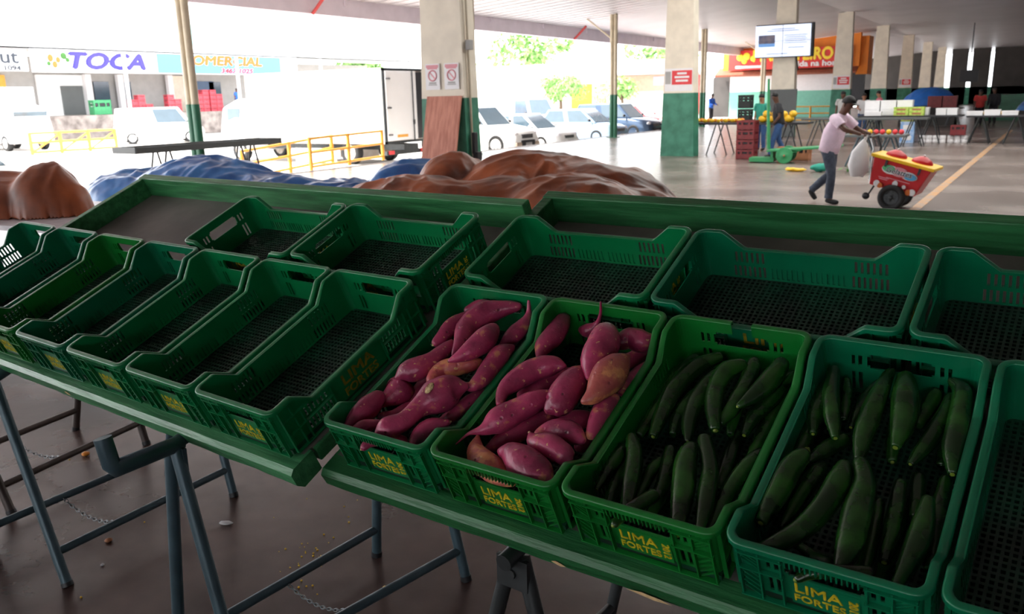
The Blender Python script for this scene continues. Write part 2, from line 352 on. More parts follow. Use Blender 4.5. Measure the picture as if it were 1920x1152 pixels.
# big tapering concrete pillars
PY = [12.25, 23.5, 34.9, 46.4, 58.0, 69.8, 82, 94]
for k, y in enumerate(PY):
    mb = MB(); wb, db, wt, dt = .5, .22, .35, .18
    q = lambda f: (wb+(wt-wb)*f, db+(dt-db)*f)
    g = 1.76/5.5; (a, b), (c, d), (e, f_) = q(0), q(g), q(1)
    ring = lambda w, h, z: [(-8.8-w, y-h, z), (-8.8+w, y-h, z), (-8.8+w, y+h, z), (-8.8-w, y+h, z)]
    V = ring(a, b, 0) + ring(c, d, 1.76) + ring(e, f_, 5.5)
    mb.add(V[:8], [(0, 1, 5, 4), (1, 2, 6, 5), (2, 3, 7, 6), (3, 0, 4, 7), (3, 2, 1, 0)], 1)
    mb.add(V[4:], [(0, 1, 5, 4), (1, 2, 6, 5), (2, 3, 7, 6), (3, 0, 4, 7), (4, 5, 6, 7)], 0)
    o = mb.build('concrete_pillar', [M_cream, M_teal], weld=True)
    structure(o, ['cream and green pillar nearest to the tables, with the plywood board against it', 'cream and green pillar standing right of the parked cars', 'cream and green pillar carrying the video screen', 'cream and green pillar behind the man with the ice cream cart', 'fifth cream and green pillar along the row', 'sixth cream and green pillar along the row', 'seventh pillar far along the row', 'last pillar at the far end of the row'][k])
    if k == 0:
        mb = MB(); mb.tube([(-8.27, y-.08, 0.2), (-8.3, y-.08, 1.0), (-8.38, y-.08, 5.4)], .02, 8); mb.build('conduit', M_polec, o)
        mb = MB(); mb.box((-8.30, y-.08, 2.62), (.09, .12, .16)); mb.build('switch_box', M_greyw, o, .01)
        mb = MB(); mb.box((-8.25, y-.08, 1.0), (.06, .1, .36)); mb.box((-8.22, y-.05, .78), (.1, .14, .14)); mb.build('power_socket', M_dark, o, .01)
# slim poles on the outer row
for k, y in enumerate((12.0, 22.5, 33.0, 44.1, 55.4)):
    mb = MB(); x = -15.3; zt = ROOF(x)
    for dx in (-.085, .085):
        mb.tube([(x+dx, y, 0), (x+dx, y, 1.76)], .088, 14, 1); mb.tube([(x+dx, y, 1.76), (x+dx, y, zt)], .08, 14, 0)
    mb.box((x, y, .015), (.46, .34, .03), 1)
    o = mb.build('steel_post', [M_polec, M_poleg])
    structure(o, ['slim cream and green pole nearest, in front of the white van', 'slim pole hidden behind the nearest pillar', 'slim cream and green pole in front of the blue car', 'slim cream and green pole beside the green pillar', 'slim pole under the video screen'][k])
    if k in (2, 4):
        mb = MB(); mb.tube([(x-.1, y, 4.0), (x-1.5, y, 5.05)], .035, 8); mb.build('diagonal_brace', M_polec, o)
# kerb at the edge of the hall floor
mb = MB(); mb.box((-16.0, 33, -.2), (.2, 158, .42)); structure(mb.build('kerb', M_kerb), 'concrete kerb at the edge of the hall floor')
# floor paint
mb = MB(); mb.add([(-1.60, 9, .004), (-1.46, 9, .004), (-.88, 40, .004), (-1.02, 40, .004)], [(0, 1, 2, 3)])
structure(mb.build('floor_marking', M_copper), 'worn yellow line painted on the hall floor')
# far end of the hall
mb = MB(); YE = 100
def seg(x0, x1, z0, z1, mi=0, y=YE): mb.box(((x0+x1)/2, y, (z0+z1)/2), (x1-x0, .3, z1-z0), mi)
for x0, x1 in ((-19, -11.2), (-10.6, -9.0), (-8.4, -6.9), (-6.5, -4.9), (-4.6, 2), (4.5, 30)): seg(x0, x1, 0, 5.5)
seg(-19, 30, 0, 1.7, 1); seg(2, 4.5, 3.2, 5.5)
structure(mb.build('wall_far', [M_darkwall, M_teal]), 'dark far end wall of the hall with bright gaps')
mb = MB(); mb.box((30.1, 33, 2.7), (.2, 158, 5.4)); structure(mb.build('wall_right', M_greyw), 'grey side wall of the hall beyond the frame')

# ================================================================== the stall: two sloping trays
CW, CL, CH = .342, .598, .156
def table_frame(yw, t, z0):
    a, b = R(yw), R(t); ux = Vector((math.cos(a), math.sin(a), 0))
    v = Vector((-math.sin(a)*math.cos(b), math.cos(a)*math.cos(b), math.sin(b)))
    return axes((0, 0, 1.75+z0), ux, v, ux.cross(v))
TL = table_frame(-5.49, 24.31, -1.27197); TR = table_frame(-3.78, 24.743, -1.35748)
def tray(name, label, T, u0, u1, v0, v1, n0, left_from, chips):
    """local frame: x along the stall, y up the slope, z out of the slope; n0 = height of the sheet"""
    root = empty('display_tray', M=T @ Matrix.Translation((u0, v0, n0)), label=label, cat='tray', group='sloping market trays')
    w, l = u1-u0, v1-v0
    mb = MB(); mb.box((w/2, l/2+.02, -.012), (w-.02, l-.06, .018)); mb.build('bottom_panel', M_tray, root)
    mb = MB(); n = 40   # front board: thick plank with a worn, slightly wavy edge
    ring = []
    for i in range(n+1):
        x = w*i/n; j = .003*noise.noise(Vector((x*3, u0, 1))); e = .004*noise.noise(Vector((x*9, u0, 5)))
        ring += [(x, 0+j, -.004+e*.3), (x, .07, -.003), (x, .07, -.07), (x, .004+j, -.072+e), (x, -.012+j+e, -.052), (x, -.014+j, -.016)]
    fs = [(6*i+k, 6*i+(k+1) % 6, 6*i+6+(k+1) % 6, 6*i+6+k) for i in range(n) for k in range(6)] + [tuple(range(6)), tuple(range(6*n, 6*n+6))[::-1]]
    mb.add(ring, fs); fb = mb.build('front_board', M_woodtop if u0 < -3 else M_woodd, root)
    if chips:
        for cx, cz, s in chips:
            mb = MB(); mb.add([(cx-s, -.0165, cz), (cx-.3*s, -.0168, cz+.007), (cx+.5*s, -.0166, cz+.003), (cx+s, -.0165, cz-.004), (cx+.2*s, -.0168, cz-.008)], [(0, 1, 2, 3, 4)])
            tag(mb.build('wood_chip_scar', M_bare, fb), 'bare splintered patch')
    mb = MB(); mb.box((w/2, l-.02, .028), (w, .042, .13)); mb.build('back_board', M_wood if u0 < -3 else M_woodd, root, .004)
    mb = MB(); mb.box((.02, (left_from+l)/2-.02, .026), (.04, l-left_from-.04, .126)); mb.build('side_board', M_wood if u0 < -3 else M_woodd, root, .004)
    mb = MB(); mb.box((w-.02, l/2+.02, -.03), (.04, l-.12, .045)); mb.build('side_board', M_wood if u0 < -3 else M_woodd, root, .004)
    return root
tray('display_tray', 'sloping green wooden tray of empty crates with a bare grey corner', TL, -4.0, -1.64, 1.262, 2.44, -.160, .645, [(1.18, -.03, .02)])
tray('display_tray', 'sloping green wooden tray holding the sweet potatoes and cucumbers', TR, -1.578, .70, 1.400, 2.64, -.160, .66, [(.72, -.04, .018), (.93, -.045, .05)])

# ------------------------------------------------------------------ crates
def htop(y):
    a = abs(y)
    return CH if a > .222 else (CH-.05 if a < .165 else CH-.05+.05*(a-.165)/.057)
def crate(broken=None, dirty=False):
    root = empty('produce_crate')
    mb = MB(); ins = lambda z: .021-.008*z/CH; RC = .028; th = .0035
    g0, g1 = broken or (9, 9)
    # short walls
    for sgn in (-1, 1):
        us = sorted(set([-CW/2+.012+RC, -.139+.005, -.105, -.098, -.091, -.084, -.076, -.066, -.060, .060, .066, .076, .084, .091, .098, .105, .134, CW/2-.012-RC] + ([g0, g1] if broken and sgn == 1 else [])))
        vs = [0, .026, .074, .088, .093, .119, .125, .140, CH-.004]
        def sol(u, v, sgn=sgn):
            a = abs(u)
            if .088 < v < .125 and (a < .060 or (a < .066 and .093 < v < .119)): return False
            if .093 < v < .119 and (.076 < a < .084 or .091 < a < .098): return False
            if .026 < v < .074 and (.076 < a < .084 or .091 < a < .098): return False
            if broken and sgn == 1 and g0 < u < g1 and v > .09: return False
            return True
        plate(mb, us, vs, sol, lambda u, v, w, s=sgn: (u, s*(CL/2-ins(v)-(1-w)*th), v))
        for z in (.125, .083, .004):      # outer horizontal ribs
            for a, b in (((-.15, -.067), (.067, .15)) if z > .05 else ((-.15, .15),)):
                mb.box(((a+b)/2, sgn*(CL/2-.0115), z), (b-a, .010, .003))
        for u in (-.147, -.11, -.071, .071, .11, .147): mb.box((u, sgn*(CL/2-.0125), .068), (.003, .009, .128))
        for k in range(15):             # grip ribs under the rim
            u = -.06+.12*k/14
            if not (broken and sgn == 1 and g0-.004 < u < g1+.004): mb.box((u, sgn*(CL/2-.0095), .137), (.0026, .012, .026))
        for sx in (-1, 1):
            for k in range(5):
                for dz in (.012, .09): mb.box((sx*.1285, sgn*(CL/2-.0145), dz+.007+.011*k*(.8 if dz > .05 else 1.25)), (.034, .005, .002), rot=Matrix.Rotation(sx*sgn*.6, 3, 'Y'))
    # long walls
    slots = []
    for c in (-.155, .155): slots += [(c-.04+.0145*k, .066, .099) for k in range(6)]
    for c in (-.155, -.052, .052, .155): slots += [(c-.042+.0135*k, .022, .055) for k in range(7)]
    us = {-CL/2+.012+RC, CL/2-.012-RC, -.222, -.165, .165, .222}
    for s0, _, _ in slots: us |= {round(s0-.0033, 4), round(s0+.0033, 4)}
    us = sorted(us); vs = [0, .022, .055, .066, .099, .104, CH-.004]
    def sol2(u, v):
        return not any(abs(u-s0) < .0033 and a < v < b for s0, a, b in slots)
    for sgn in (-1, 1):
        zz = lambda u, v: v if v <= .1 else .1+(v-.1)*(htop(u)-.1)/(CH-.1)
        plate(mb, us, vs, sol2, lambda u, v, w, s=sgn: (s*(CW/2-ins(zz(u, v))-(1-w)*th), u, zz(u, v)))
        for z in (.102, .004): mb.box((sgn*(CW/2-.0115), 0, z), (.010, CL-.06, .003))
        for sy in (-1, 1): mb.box((sgn*(CW/2-.0115), sy*.188, .06), (.010, .164, .003))
        for u in (-.27, -.232, -.21, -.105, .105, .21, .232, .27): mb.box((sgn*(CW/2-.0125), u, .053), (.009, .003, .1))
        for u in (-.27, -.235, .235, .27): mb.box((sgn*(CW/2-.0125), u, .125), (.009, .003, .044))
    # corners
    for sx in (-1, 1):
        for sy in (-1, 1):
            def P(a, v, w, sx=sx, sy=sy):
                i = ins(v)+(1-w)*th; r = RC+.012-i
                return (sx*(CW/2-.012-RC+r*math.cos(a)), sy*(CL/2-.012-RC+r*math.sin(a)), v)
            plate(mb, [PI/2*k/5 for k in range(6)], [0, .05, .1, CH-.004], lambda a, b: True, P)
    for sgn in (-1, 1): mb.box((sgn*(CW/2-.0175), 0, .058), (.004, .2, .09))
    body = mb.build('body', M_crA, root)
    # rim: an angle section swept round the top edge
    path = []; c = .008; rc = .034
    def arc(cx, cy, a0): return [(cx+(rc-c)*math.cos(a0+PI/2*k/6), cy+(rc-c)*math.sin(a0+PI/2*k/6), a0+PI/2*k/6, CH) for k in range(7)]
    X, Y = CW/2-rc, CL/2-rc
    side = lambda s: [(s*(CW/2-c), s*y, 0 if s > 0 else PI, htop(y)) for y in (-.225, -.219, -.168, -.162, .162, .168, .219, .225)]
    path += side(1) + arc(X, Y, 0)
    if broken: path += [(g1, CL/2-c, PI/2, CH), None, (g0, CL/2-c, PI/2, CH)]
    path += arc(-X, Y, PI/2) + side(-1) + arc(-X, -Y, PI) + arc(X, -Y, PI*1.5)
    sec = [(-.0096, -.0028), (-.0090, -.0010), (-.0078, -.0002), (-.003, 0), (.002, -.0002), (.0042, -.0010), (.0054, -.0026), (.006, -.005), (.006, -.013), (.0035, -.013), (.003, -.0045), (-.0094, -.0045)]
    mb = MB(); n8 = len(sec)
    if broken:
        k = path.index(None); path = path[k+1:] + path[:k]
    vs = []
    for x, y, a, z in path: vs += [(x+o*math.cos(a), y+o*math.sin(a), z+dz) for o, dz in sec]
    n = len(path); m = n-1 if broken else n
    mb.add(vs, [(i*n8+k, i*n8+(k+1) % n8, ((i+1) % n)*n8+(k+1) % n8, ((i+1) % n)*n8+k) for i in range(m) for k in range(n8)], 0, True)
    if broken: mb.add(vs[:n8], [tuple(range(n8))]); mb.add(vs[-n8:], [tuple(range(n8))])
    rm = mb.build('rim', M_crA, root)
    rm.data.set_sharp_from_angle(angle=R(50))
    # perforated floor
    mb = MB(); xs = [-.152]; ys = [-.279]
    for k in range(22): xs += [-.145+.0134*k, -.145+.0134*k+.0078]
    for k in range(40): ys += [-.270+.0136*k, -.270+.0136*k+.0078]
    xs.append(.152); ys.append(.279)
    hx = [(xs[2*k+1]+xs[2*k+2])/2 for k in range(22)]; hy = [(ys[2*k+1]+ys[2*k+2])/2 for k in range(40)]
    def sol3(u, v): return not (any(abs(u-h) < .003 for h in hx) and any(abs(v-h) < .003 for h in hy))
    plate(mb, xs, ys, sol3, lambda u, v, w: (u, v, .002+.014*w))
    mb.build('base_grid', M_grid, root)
    # moulded lettering
    for sgn in (-1, 1):
        F = axes((0, sgn*(CL/2-.0168), 0), (-sgn, 0, 0), (0, 0, 1), (0, sgn, 0))
        mb = MB(); mb.box((0, sgn*(CL/2-.0185), .047), (.116, .004, .066)); mb.build('label_panel', M_crA, root)
        text('lettering', 'LIMA', .034, M_letter, root, F @ Matrix.Translation((-.012, .059, 0)), .0005, 0, .0007, sx=1.12)
        text('lettering', 'FORTES', .026, M_letter, root, F @ Matrix.Translation((-.010, .031, 0)), .0005, 0, .0006)
        text('lettering', '2012', .022, M_letter, root, F @ Matrix.Translation((.047, .046, 0)) @ Matrix.Rotation(-PI/2, 4, 'Z'), .0006, 0, .0005)
        G = axes((sgn*(CW/2-.0150), 0, 0), (0, sgn, 0), (0, 0, 1), (sgn, 0, 0))
        text('lettering', 'LIMA', .045, M_letterd, root, G @ Matrix.Translation((0, .066, 0)), .0005, 0, .001, sx=1.3)
        text('lettering', 'FORTES', .034, M_letterd, root, G @ Matrix.Translation((0, .029, 0)), .0005, 0, .0008, sx=1.15)
    return root
PROTO = crate(); BROKEN = crate(broken=(-.020, .028))
def put_crate(src, first, T, u, v, label, group, m, turn=False):
    o = src if first else copy_tree(src)
    M = T @ Matrix.Translation((u, v, -CH)) @ (Matrix.Translation((CL/2, CW/2, 0)) @ Matrix.Rotation(PI/2, 4, 'Z') if turn else Matrix.Translation((CW/2, CL/2, 0)))
    o.matrix_world = M; tag(o, label, 'crate', group); repaint(o, M_crA, m); return M
ge, gb, gf = 'empty crates in the front row of the left tray', 'crates laid sideways in the back row', 'front row crates on the right tray'
first = True
for u, lab, m in ((-4.146, 'empty green crate at the far left end of the front row, half out of view', M_crA), (-3.783, 'empty green crate, second from the left end of the front row', M_crA),
    (-3.420, 'empty green crate, third from the left end of the front row', M_crB), (-3.057, 'empty green crate in the middle of the seven empty front row crates', M_crA),
    (-2.698, 'empty green crate, third from the right among the empty front row crates', M_crC), (-2.341, 'empty green crate next to the last empty one in the front row', M_crC),
    (-1.988, 'empty green crate at the right end of the left tray, showing its lettered long side', M_crC)):
    put_crate(PROTO, first, TL, u, 1.277, lab, ge, m); first = False
CM = {}
CM['P1'] = put_crate(PROTO, False, TR, -1.524, 1.418, 'green crate of pink sweet potatoes next to the empty crates', gf, M_crC)
CM['P2'] = put_crate(PROTO, False, TR, -1.178, 1.418, 'green crate of pink sweet potatoes next to the cucumbers', gf, M_crB)
CM['C1'] = put_crate(BROKEN, True, TR, -.832, 1.417, 'green crate of cucumbers with a broken notch in its back rim', gf, M_crB)
CM['C2'] = put_crate(PROTO, False, TR, -.487, 1.417, 'green crate of cucumbers with an unbroken rim beside the notched crate', gf, M_crA)
put_crate(PROTO, False, TR, -.141, 1.417, 'empty dark green crate at the right edge, right of the cucumbers', gf, M_crA)
for T, u, v, lab, m in ((TL, -2.871, 1.890, 'empty green crate lying sideways on the left tray beside the bare grey sheet', M_crC), (TL, -2.266, 1.899, 'empty green crate lying sideways at the right end of the left tray', M_crC),
    (TR, -1.523, 2.047, 'empty green crate lying sideways behind the sweet potatoes', M_crC), (TR, -.920, 2.043, 'empty green crate lying sideways behind the cucumbers', M_crA),
    (TR, -.317, 2.043, 'empty green crate lying sideways in the back row at the right edge', M_crA)):
    put_crate(PROTO, False, T, u, v, lab, gb, m, True)

# ------------------------------------------------------------------ produce
def veg(name, pts, M, m, kind, seed):
    """pts: (x, y, z above the rim plane, radius) in crate coordinates, millimetres"""
    P = [(a/1000, b/1000, c/1000+CH, r/1000) for a, b, c, r in pts]
    # round the two ends off
    def ext(p, q):
        d = Vector(p[:3])-Vector(q[:3]); d = d.normalized()*p[3]*(.75 if kind == 'p' else .7)
        return (p[0]+d.x, p[1]+d.y, p[2]+d.z, p[3]*(.35 if kind == 'p' else .55))
    P = [ext(P[0], P[1])] + P + [ext(P[-1], P[-2])]
    Q = [(a, b, c, max(d, .002)) for a, b, c, d in spline(P, 5)]
    mb = MB(); seg = 18 if kind == 'p' else 16
    mb.tube([q[:3] for q in Q], [q[3] for q in Q], seg, 0, True, True)
    rnd = random.Random(seed); off = Vector((rnd.uniform(0, 90), rnd.uniform(0, 90), 0))
    ctr = [Vector(q[:3]) for q in Q]
    for i, v in enumerate(mb.v):
        k = min(i//seg, len(Q)-1) if i < seg*len(Q) else (0 if i < seg*(len(Q)+1) else len(Q)-1)
        d = v-ctr[k]
        if kind == 'p': f = 1+.10*noise.noise(v*18+off)+.05*noise.noise(v*48+off)
        else: f = 1+.03*noise.noise(v*12+off)
        mb.v[i] = ctr[k]+d*f
    o = mb.build(name, m, weld=True); o.matrix_world = M
    return o, Q
def end_cap(o, Q, m, name, at=0, s=1.0, ln=.012):
    p, q = (Q[0], Q[2]) if at == 0 else (Q[-1], Q[-3])
    d = (Vector(p[:3])-Vector(q[:3])).normalized(); r = max(.0035, p[3]*s)
    mb = MB(); a = Vector(p[:3])-d*.002
    mb.tube([a, a+d*ln*.6, a+d*ln], [r, r*.85, r*.35], 10, 0); return mb.build(name, m, o)

V_P1 = [
 ('a', 1, 'pink sweet potato at the top back of the left potato crate, under the rim', [[-95,240,-50,12],[-68,264,-50,20],[-28,265,-50,19],[-12,272,-50,10]]),
 ('b', 0, 'large blotchy sweet potato with a yellowed lower end, near the back of left potato crate', [[5,43,-30,6],[-6,92,-30,21],[-28,158,-30,30],[-11,217,-30,34],[36,250,-30,23],[74,267,-30,11]]),
 ('c', -1, 'smooth pointed sweet potato leaning across the large blotchy one', [[29,1,-12,5],[53,33,-12,20],[74,89,-12,32],[73,140,-12,21],[67,160,-12,5]]),
 ('d', 1, 'sweet potato with a white cut end by the left wall of the left potato crate', [[-101,90,-50,12],[-96,123,-50,20],[-96,173,-50,24],[-74,225,-50,13]]),
 ('e', 2, 'small sweet potato tucked against the left wall beside the white cut end', [[-143,136,-80,9],[-131,180,-80,22],[-134,216,-80,19],[-141,239,-80,11]]),
 ('f', 1, 'sweet potato with a thin upright tail by the right back wall of left potato crate', [[101,129,-50,10],[108,170,-50,23],[116,214,-48,20],[114,250,-36,8],[112,268,-8,4]]),
 ('g', 0, 'curved sweet potato with a hooked tip by the right wall of the left potato crate', [[75,-37,-40,4],[117,-45,-40,13],[131,-10,-40,21],[127,44,-40,26],[128,88,-40,25],[142,117,-40,10]]),
 ('h', 1, 'orange tan sweet potato in the middle of the left potato crate', [[-13,-45,-50,16],[-10,-3,-50,24],[20,21,-50,25],[59,43,-50,20],[74,59,-50,7]]),
 ('i', 0, 'long waisted sweet potato with a pale scar, largest in the left potato crate', [[-4,-274,-24,7],[10,-248,-24,28],[37,-208,-24,23],[44,-158,-24,26],[64,-115,-24,42],[89,-78,-24,39],[116,-63,-24,15]]),
 ('j', 1, 'rounded sweet potato in the left middle of the left potato crate', [[-113,-60,-46,13],[-100,-40,-45,29],[-75,-17,-45,32],[-55,22,-45,24],[-45,76,-45,19],[-50,101,-45,8]]),
 ('k', 2, 'fat dark sweet potato at the left of the left potato crate', [[-136,-123,-85,16],[-117,-77,-85,37],[-116,-68,-85,39],[-106,-63,-85,27]]),
 ('l', 1, 'sweet potato with a blunt ridged top in the front left corner of left potato crate', [[-130,-270,-50,5],[-130,-226,-50,23],[-123,-180,-50,31],[-122,-138,-50,21]]),
 ('m', 1, 'small sweet potato with a chipped spot at the front of the left potato crate', [[-107,-267,-50,8],[-89,-243,-50,18],[-63,-224,-50,13],[-40,-207,-50,4]]),
 ('n', 1, 'bent sweet potato in the front right corner of the left potato crate', [[87,-261,-50,5],[86,-227,-50,22],[95,-188,-50,23],[126,-162,-50,9]]),
 ('o', 2, 'slim sweet potato against the right wall, below the hooked one', [[91,-129,-80,11],[99,-105,-80,19],[110,-56,-80,16],[120,-15,-80,8]]),
 ('p', 3, 'shaded sweet potato deep under the rounded one in the left potato crate', [[-87,-78,-117,12],[-90,-38,-117,23],[-85,13,-117,23],[-72,34,-117,11]]),
 ('q', 3, 'shaded sweet potato deep between the fat and the waisted ones', [[-123,-154,-109,16],[-88,-143,-109,22],[-73,-100,-109,16]]),
 ('s', 3, 'shaded sweet potato beneath the scarred end of the waisted one', [[49,-125,-110,10],[63,-98,-110,17],[78,-55,-110,12]]),
 ('t', 3, 'shaded sweet potato deep under the one with the upright tail', [[55,117,-110,11],[56,179,-110,20],[62,234,-110,14]]),
]
V_P2 = [
 ('a', 1, 'upright sweet potato in the back left corner of the right potato crate', [[-117,103,-50,6],[-130,153,-50,23],[-126,211,-50,28],[-134,265,-50,19],[-143,273,-50,9]]),
 ('b', 1, 'broad sweet potato next to the upright one at the back of the right potato crate', [[-80,108,-50,8],[-80,165,-50,37],[-70,212,-50,37],[-46,248,-50,25],[-28,267,-50,10]]),
 ('c', 2, 'sweet potato whose thin root curls up over the back rim', [[-88,268,-80,10],[-61,262,-72,19],[-36,270,-52,8],[-20,274,-22,4],[-12,277,14,3]]),
 ('d', -1, 'bright plump sweet potato standing at the top of the right potato crate', [[73,39,-12,10],[60,88,-12,31],[52,150,-12,41],[37,198,-12,30],[21,224,-12,5]]),
 ('e', -1, 'spotted tan pink sweet potato leaning under the bright plump one', [[101,-37,-12,10],[114,-9,-12,24],[116,47,-12,39],[123,96,-12,31],[130,128,-12,9]]),
 ('f', 1, 'sweet potato in the back right corner of the right potato crate', [[61,208,-50,18],[79,232,-50,27],[113,230,-50,30],[135,238,-50,18]]),
 ('g', 3, 'shaded sweet potato below the back right corner one', [[66,206,-110,18],[90,240,-110,19],[111,270,-110,12]]),
 ('h', 0, 'long sweet potato bent like a horn in the right potato crate', [[-108,-84,-30,10],[-123,-45,-30,17],[-113,2,-30,27],[-86,50,-30,28],[-50,73,-30,25],[-21,76,-30,9]]),
 ('i', 0, 'stout sweet potato facing out in the middle of the right potato crate', [[22,-64,-30,19],[31,-45,-30,32],[30,14,-30,37],[33,58,-30,26],[34,81,-30,9]]),
 ('j', 2, 'shaded sweet potato under the horn shaped one', [[-111,-4,-80,15],[-75,42,-80,25],[-50,85,-80,23],[-22,111,-80,12]]),
 ('k', 1, 'sweet potato with a long thin tail over the left rim', [[-149,-218,-44,2],[-139,-182,-44,4],[-111,-161,-44,14],[-92,-127,-44,31],[-65,-82,-44,31],[-36,-40,-44,27],[-12,-12,-44,14]]),
 ('l', 2, 'long dark sweet potato beneath the long tailed one', [[-103,-177,-90,10],[-80,-137,-90,24],[-49,-87,-90,27],[-16,-40,-90,21],[7,-20,-90,8]]),
 ('m', 1, 'round backed sweet potato behind the one with a nipple tip', [[23,-131,-50,14],[48,-108,-50,24],[90,-103,-50,27],[127,-115,-50,12]]),
 ('n', 0, 'sweet potato with a small nipple tip near the front of the right potato crate', [[17,-149,-30,4],[44,-168,-30,21],[84,-171,-30,29],[130,-184,-30,23],[143,-189,-30,9]]),
 ('o', 0, 'pale lumpy sweet potato at the front of the right potato crate', [[-15,-217,-30,15],[10,-216,-30,29],[52,-232,-30,40],[99,-249,-30,36],[130,-260,-30,15]]),
 ('p', 1, 'brownish pear shaped sweet potato in the front left corner of the right potato crate', [[-118,-177,-50,4],[-93,-221,-50,22],[-50,-246,-50,31],[1,-261,-50,24],[20,-267,-50,10]]),
 ('r', 1, 'sweet potato against the right wall of the right potato crate', [[141,-98,-50,11],[134,-58,-50,19],[130,-10,-50,23],[139,26,-50,14]]),
 ('s', 3, 'shaded sweet potato below the stout one facing out', [[8,-32,-110,17],[45,-13,-110,24],[69,2,-110,17]]),
 ('t', 3, 'shaded sweet potato by the right wall near the front', [[92,-88,-110,16],[103,-61,-110,20],[114,-34,-110,12]]),
 ('u', 2, 'shaded sweet potato along the right wall under the spotted one', [[127,79,-80,14],[133,133,-80,17],[140,180,-80,9]]),
]
V_C1 = [
 ('a', 1, 'long cucumber reaching to the back left of the notched cucumber crate', [[-90,-27,-80,11],[-98,29,-80,18],[-104,120,-80,21],[-84,204,-80,21],[-47,249,-80,14]]),
 ('b', 2, 'half hidden cucumber, second from the left, back half of the notched cucumber crate', [[-64,9,-102,11],[-72,51,-102,17],[-71,97,-103,18],[-67,136,-102,13]]),
 ('c', 1, 'fully seen cucumber, first from the left, back half of the notched cucumber crate', [[-16,-15,-86,8],[-33,36,-86,19],[-43,115,-86,22],[-37,184,-86,18],[-33,209,-86,10]]),
 ('d', 1, 'fully seen cucumber, second from the left, back half of the notched cucumber crate', [[35,18,-67,13],[10,72,-67,19],[-8,141,-67,21],[-5,194,-67,23],[20,224,-67,15]]),
 ('e', 1, 'fully seen cucumber, third from the left, back half of the notched cucumber crate', [[33,52,-83,11],[41,99,-83,19],[45,173,-83,21],[38,249,-83,18]]),
 ('f', 0, 'short cucumber lying crosswise with a yellow tip in the notched cucumber crate', [[63,91,-62,8],[82,128,-62,19],[100,183,-62,23],[106,241,-62,18]]),
 ('g', 2, 'half hidden cucumber, fifth from the left, back half of the notched cucumber crate', [[87,48,-97,9],[88,101,-97,17],[108,169,-97,18],[125,248,-97,11]]),
 ('h', 1, 'pale green cucumber in the front left corner of the notched cucumber crate', [[-139,-203,-80,7],[-138,-154,-80,15],[-137,-106,-80,16],[-143,-80,-80,8]]),
 ('i', 0, 'fully seen cucumber, first from the left, front half of the notched cucumber crate', [[-43,-262,-62,11],[-66,-188,-62,18],[-91,-117,-62,19],[-121,-67,-62,13]]),
 ('j', 0, 'thick ribbed cucumber standing in the front middle of the notched cucumber crate', [[69,-264,-62,13],[45,-181,-62,23],[17,-98,-62,24],[11,-56,-62,16]]),
 ('k', 0, 'fully seen cucumber, second from the left, front half of the notched cucumber crate', [[110,-250,-62,10],[93,-179,-62,19],[69,-97,-62,18],[31,-29,-62,16]]),
 ('l', 1, 'long curved cucumber along the right wall of the notched cucumber crate', [[119,-245,-80,8],[117,-169,-80,15],[123,-93,-80,18],[136,-35,-80,17],[141,-6,-80,8]]),
 ('m', 2, 'half hidden cucumber, second from the left, front half of the notched cucumber crate', [[-57,-196,-100,10],[-62,-119,-100,14],[-58,-77,-100,9]]),
 ('n', 2, 'half hidden cucumber, third from the left, front half of the notched cucumber crate', [[-13,-226,-100,12],[-22,-138,-100,17],[-45,-48,-100,15]]),
 ('o', 2, 'half hidden cucumber, first from the left, front half of the notched cucumber crate', [[-102,-242,-100,12],[-118,-170,-100,16],[-135,-102,-100,13]]),
 ('p', 2, 'half hidden cucumber, first from the left, back half of the notched cucumber crate', [[-131,-13,-100,12],[-125,91,-100,19],[-123,193,-100,21],[-111,250,-100,15]]),
 ('q', 3, 'half hidden cucumber, fourth from the left, front half of the notched cucumber crate', [[76,-78,-129,14],[68,8,-125,18],[57,64,-129,13]]),
 ('r', 3, 'half hidden cucumber, third from the left, back half of the notched cucumber crate', [[51,53,-112,10],[42,94,-112,15],[39,148,-112,14]]),
 ('s', 3, 'half hidden cucumber, fourth from the left, back half of the notched cucumber crate', [[54,210,-122,13],[60,260,-122,15],[62,271,-122,12]]),
 ('t', 3, 'half hidden cucumber, sixth from the left, back half of the notched cucumber crate', [[110,-6,-127,12],[114,140,-124,19],[118,233,-127,14]]),
]
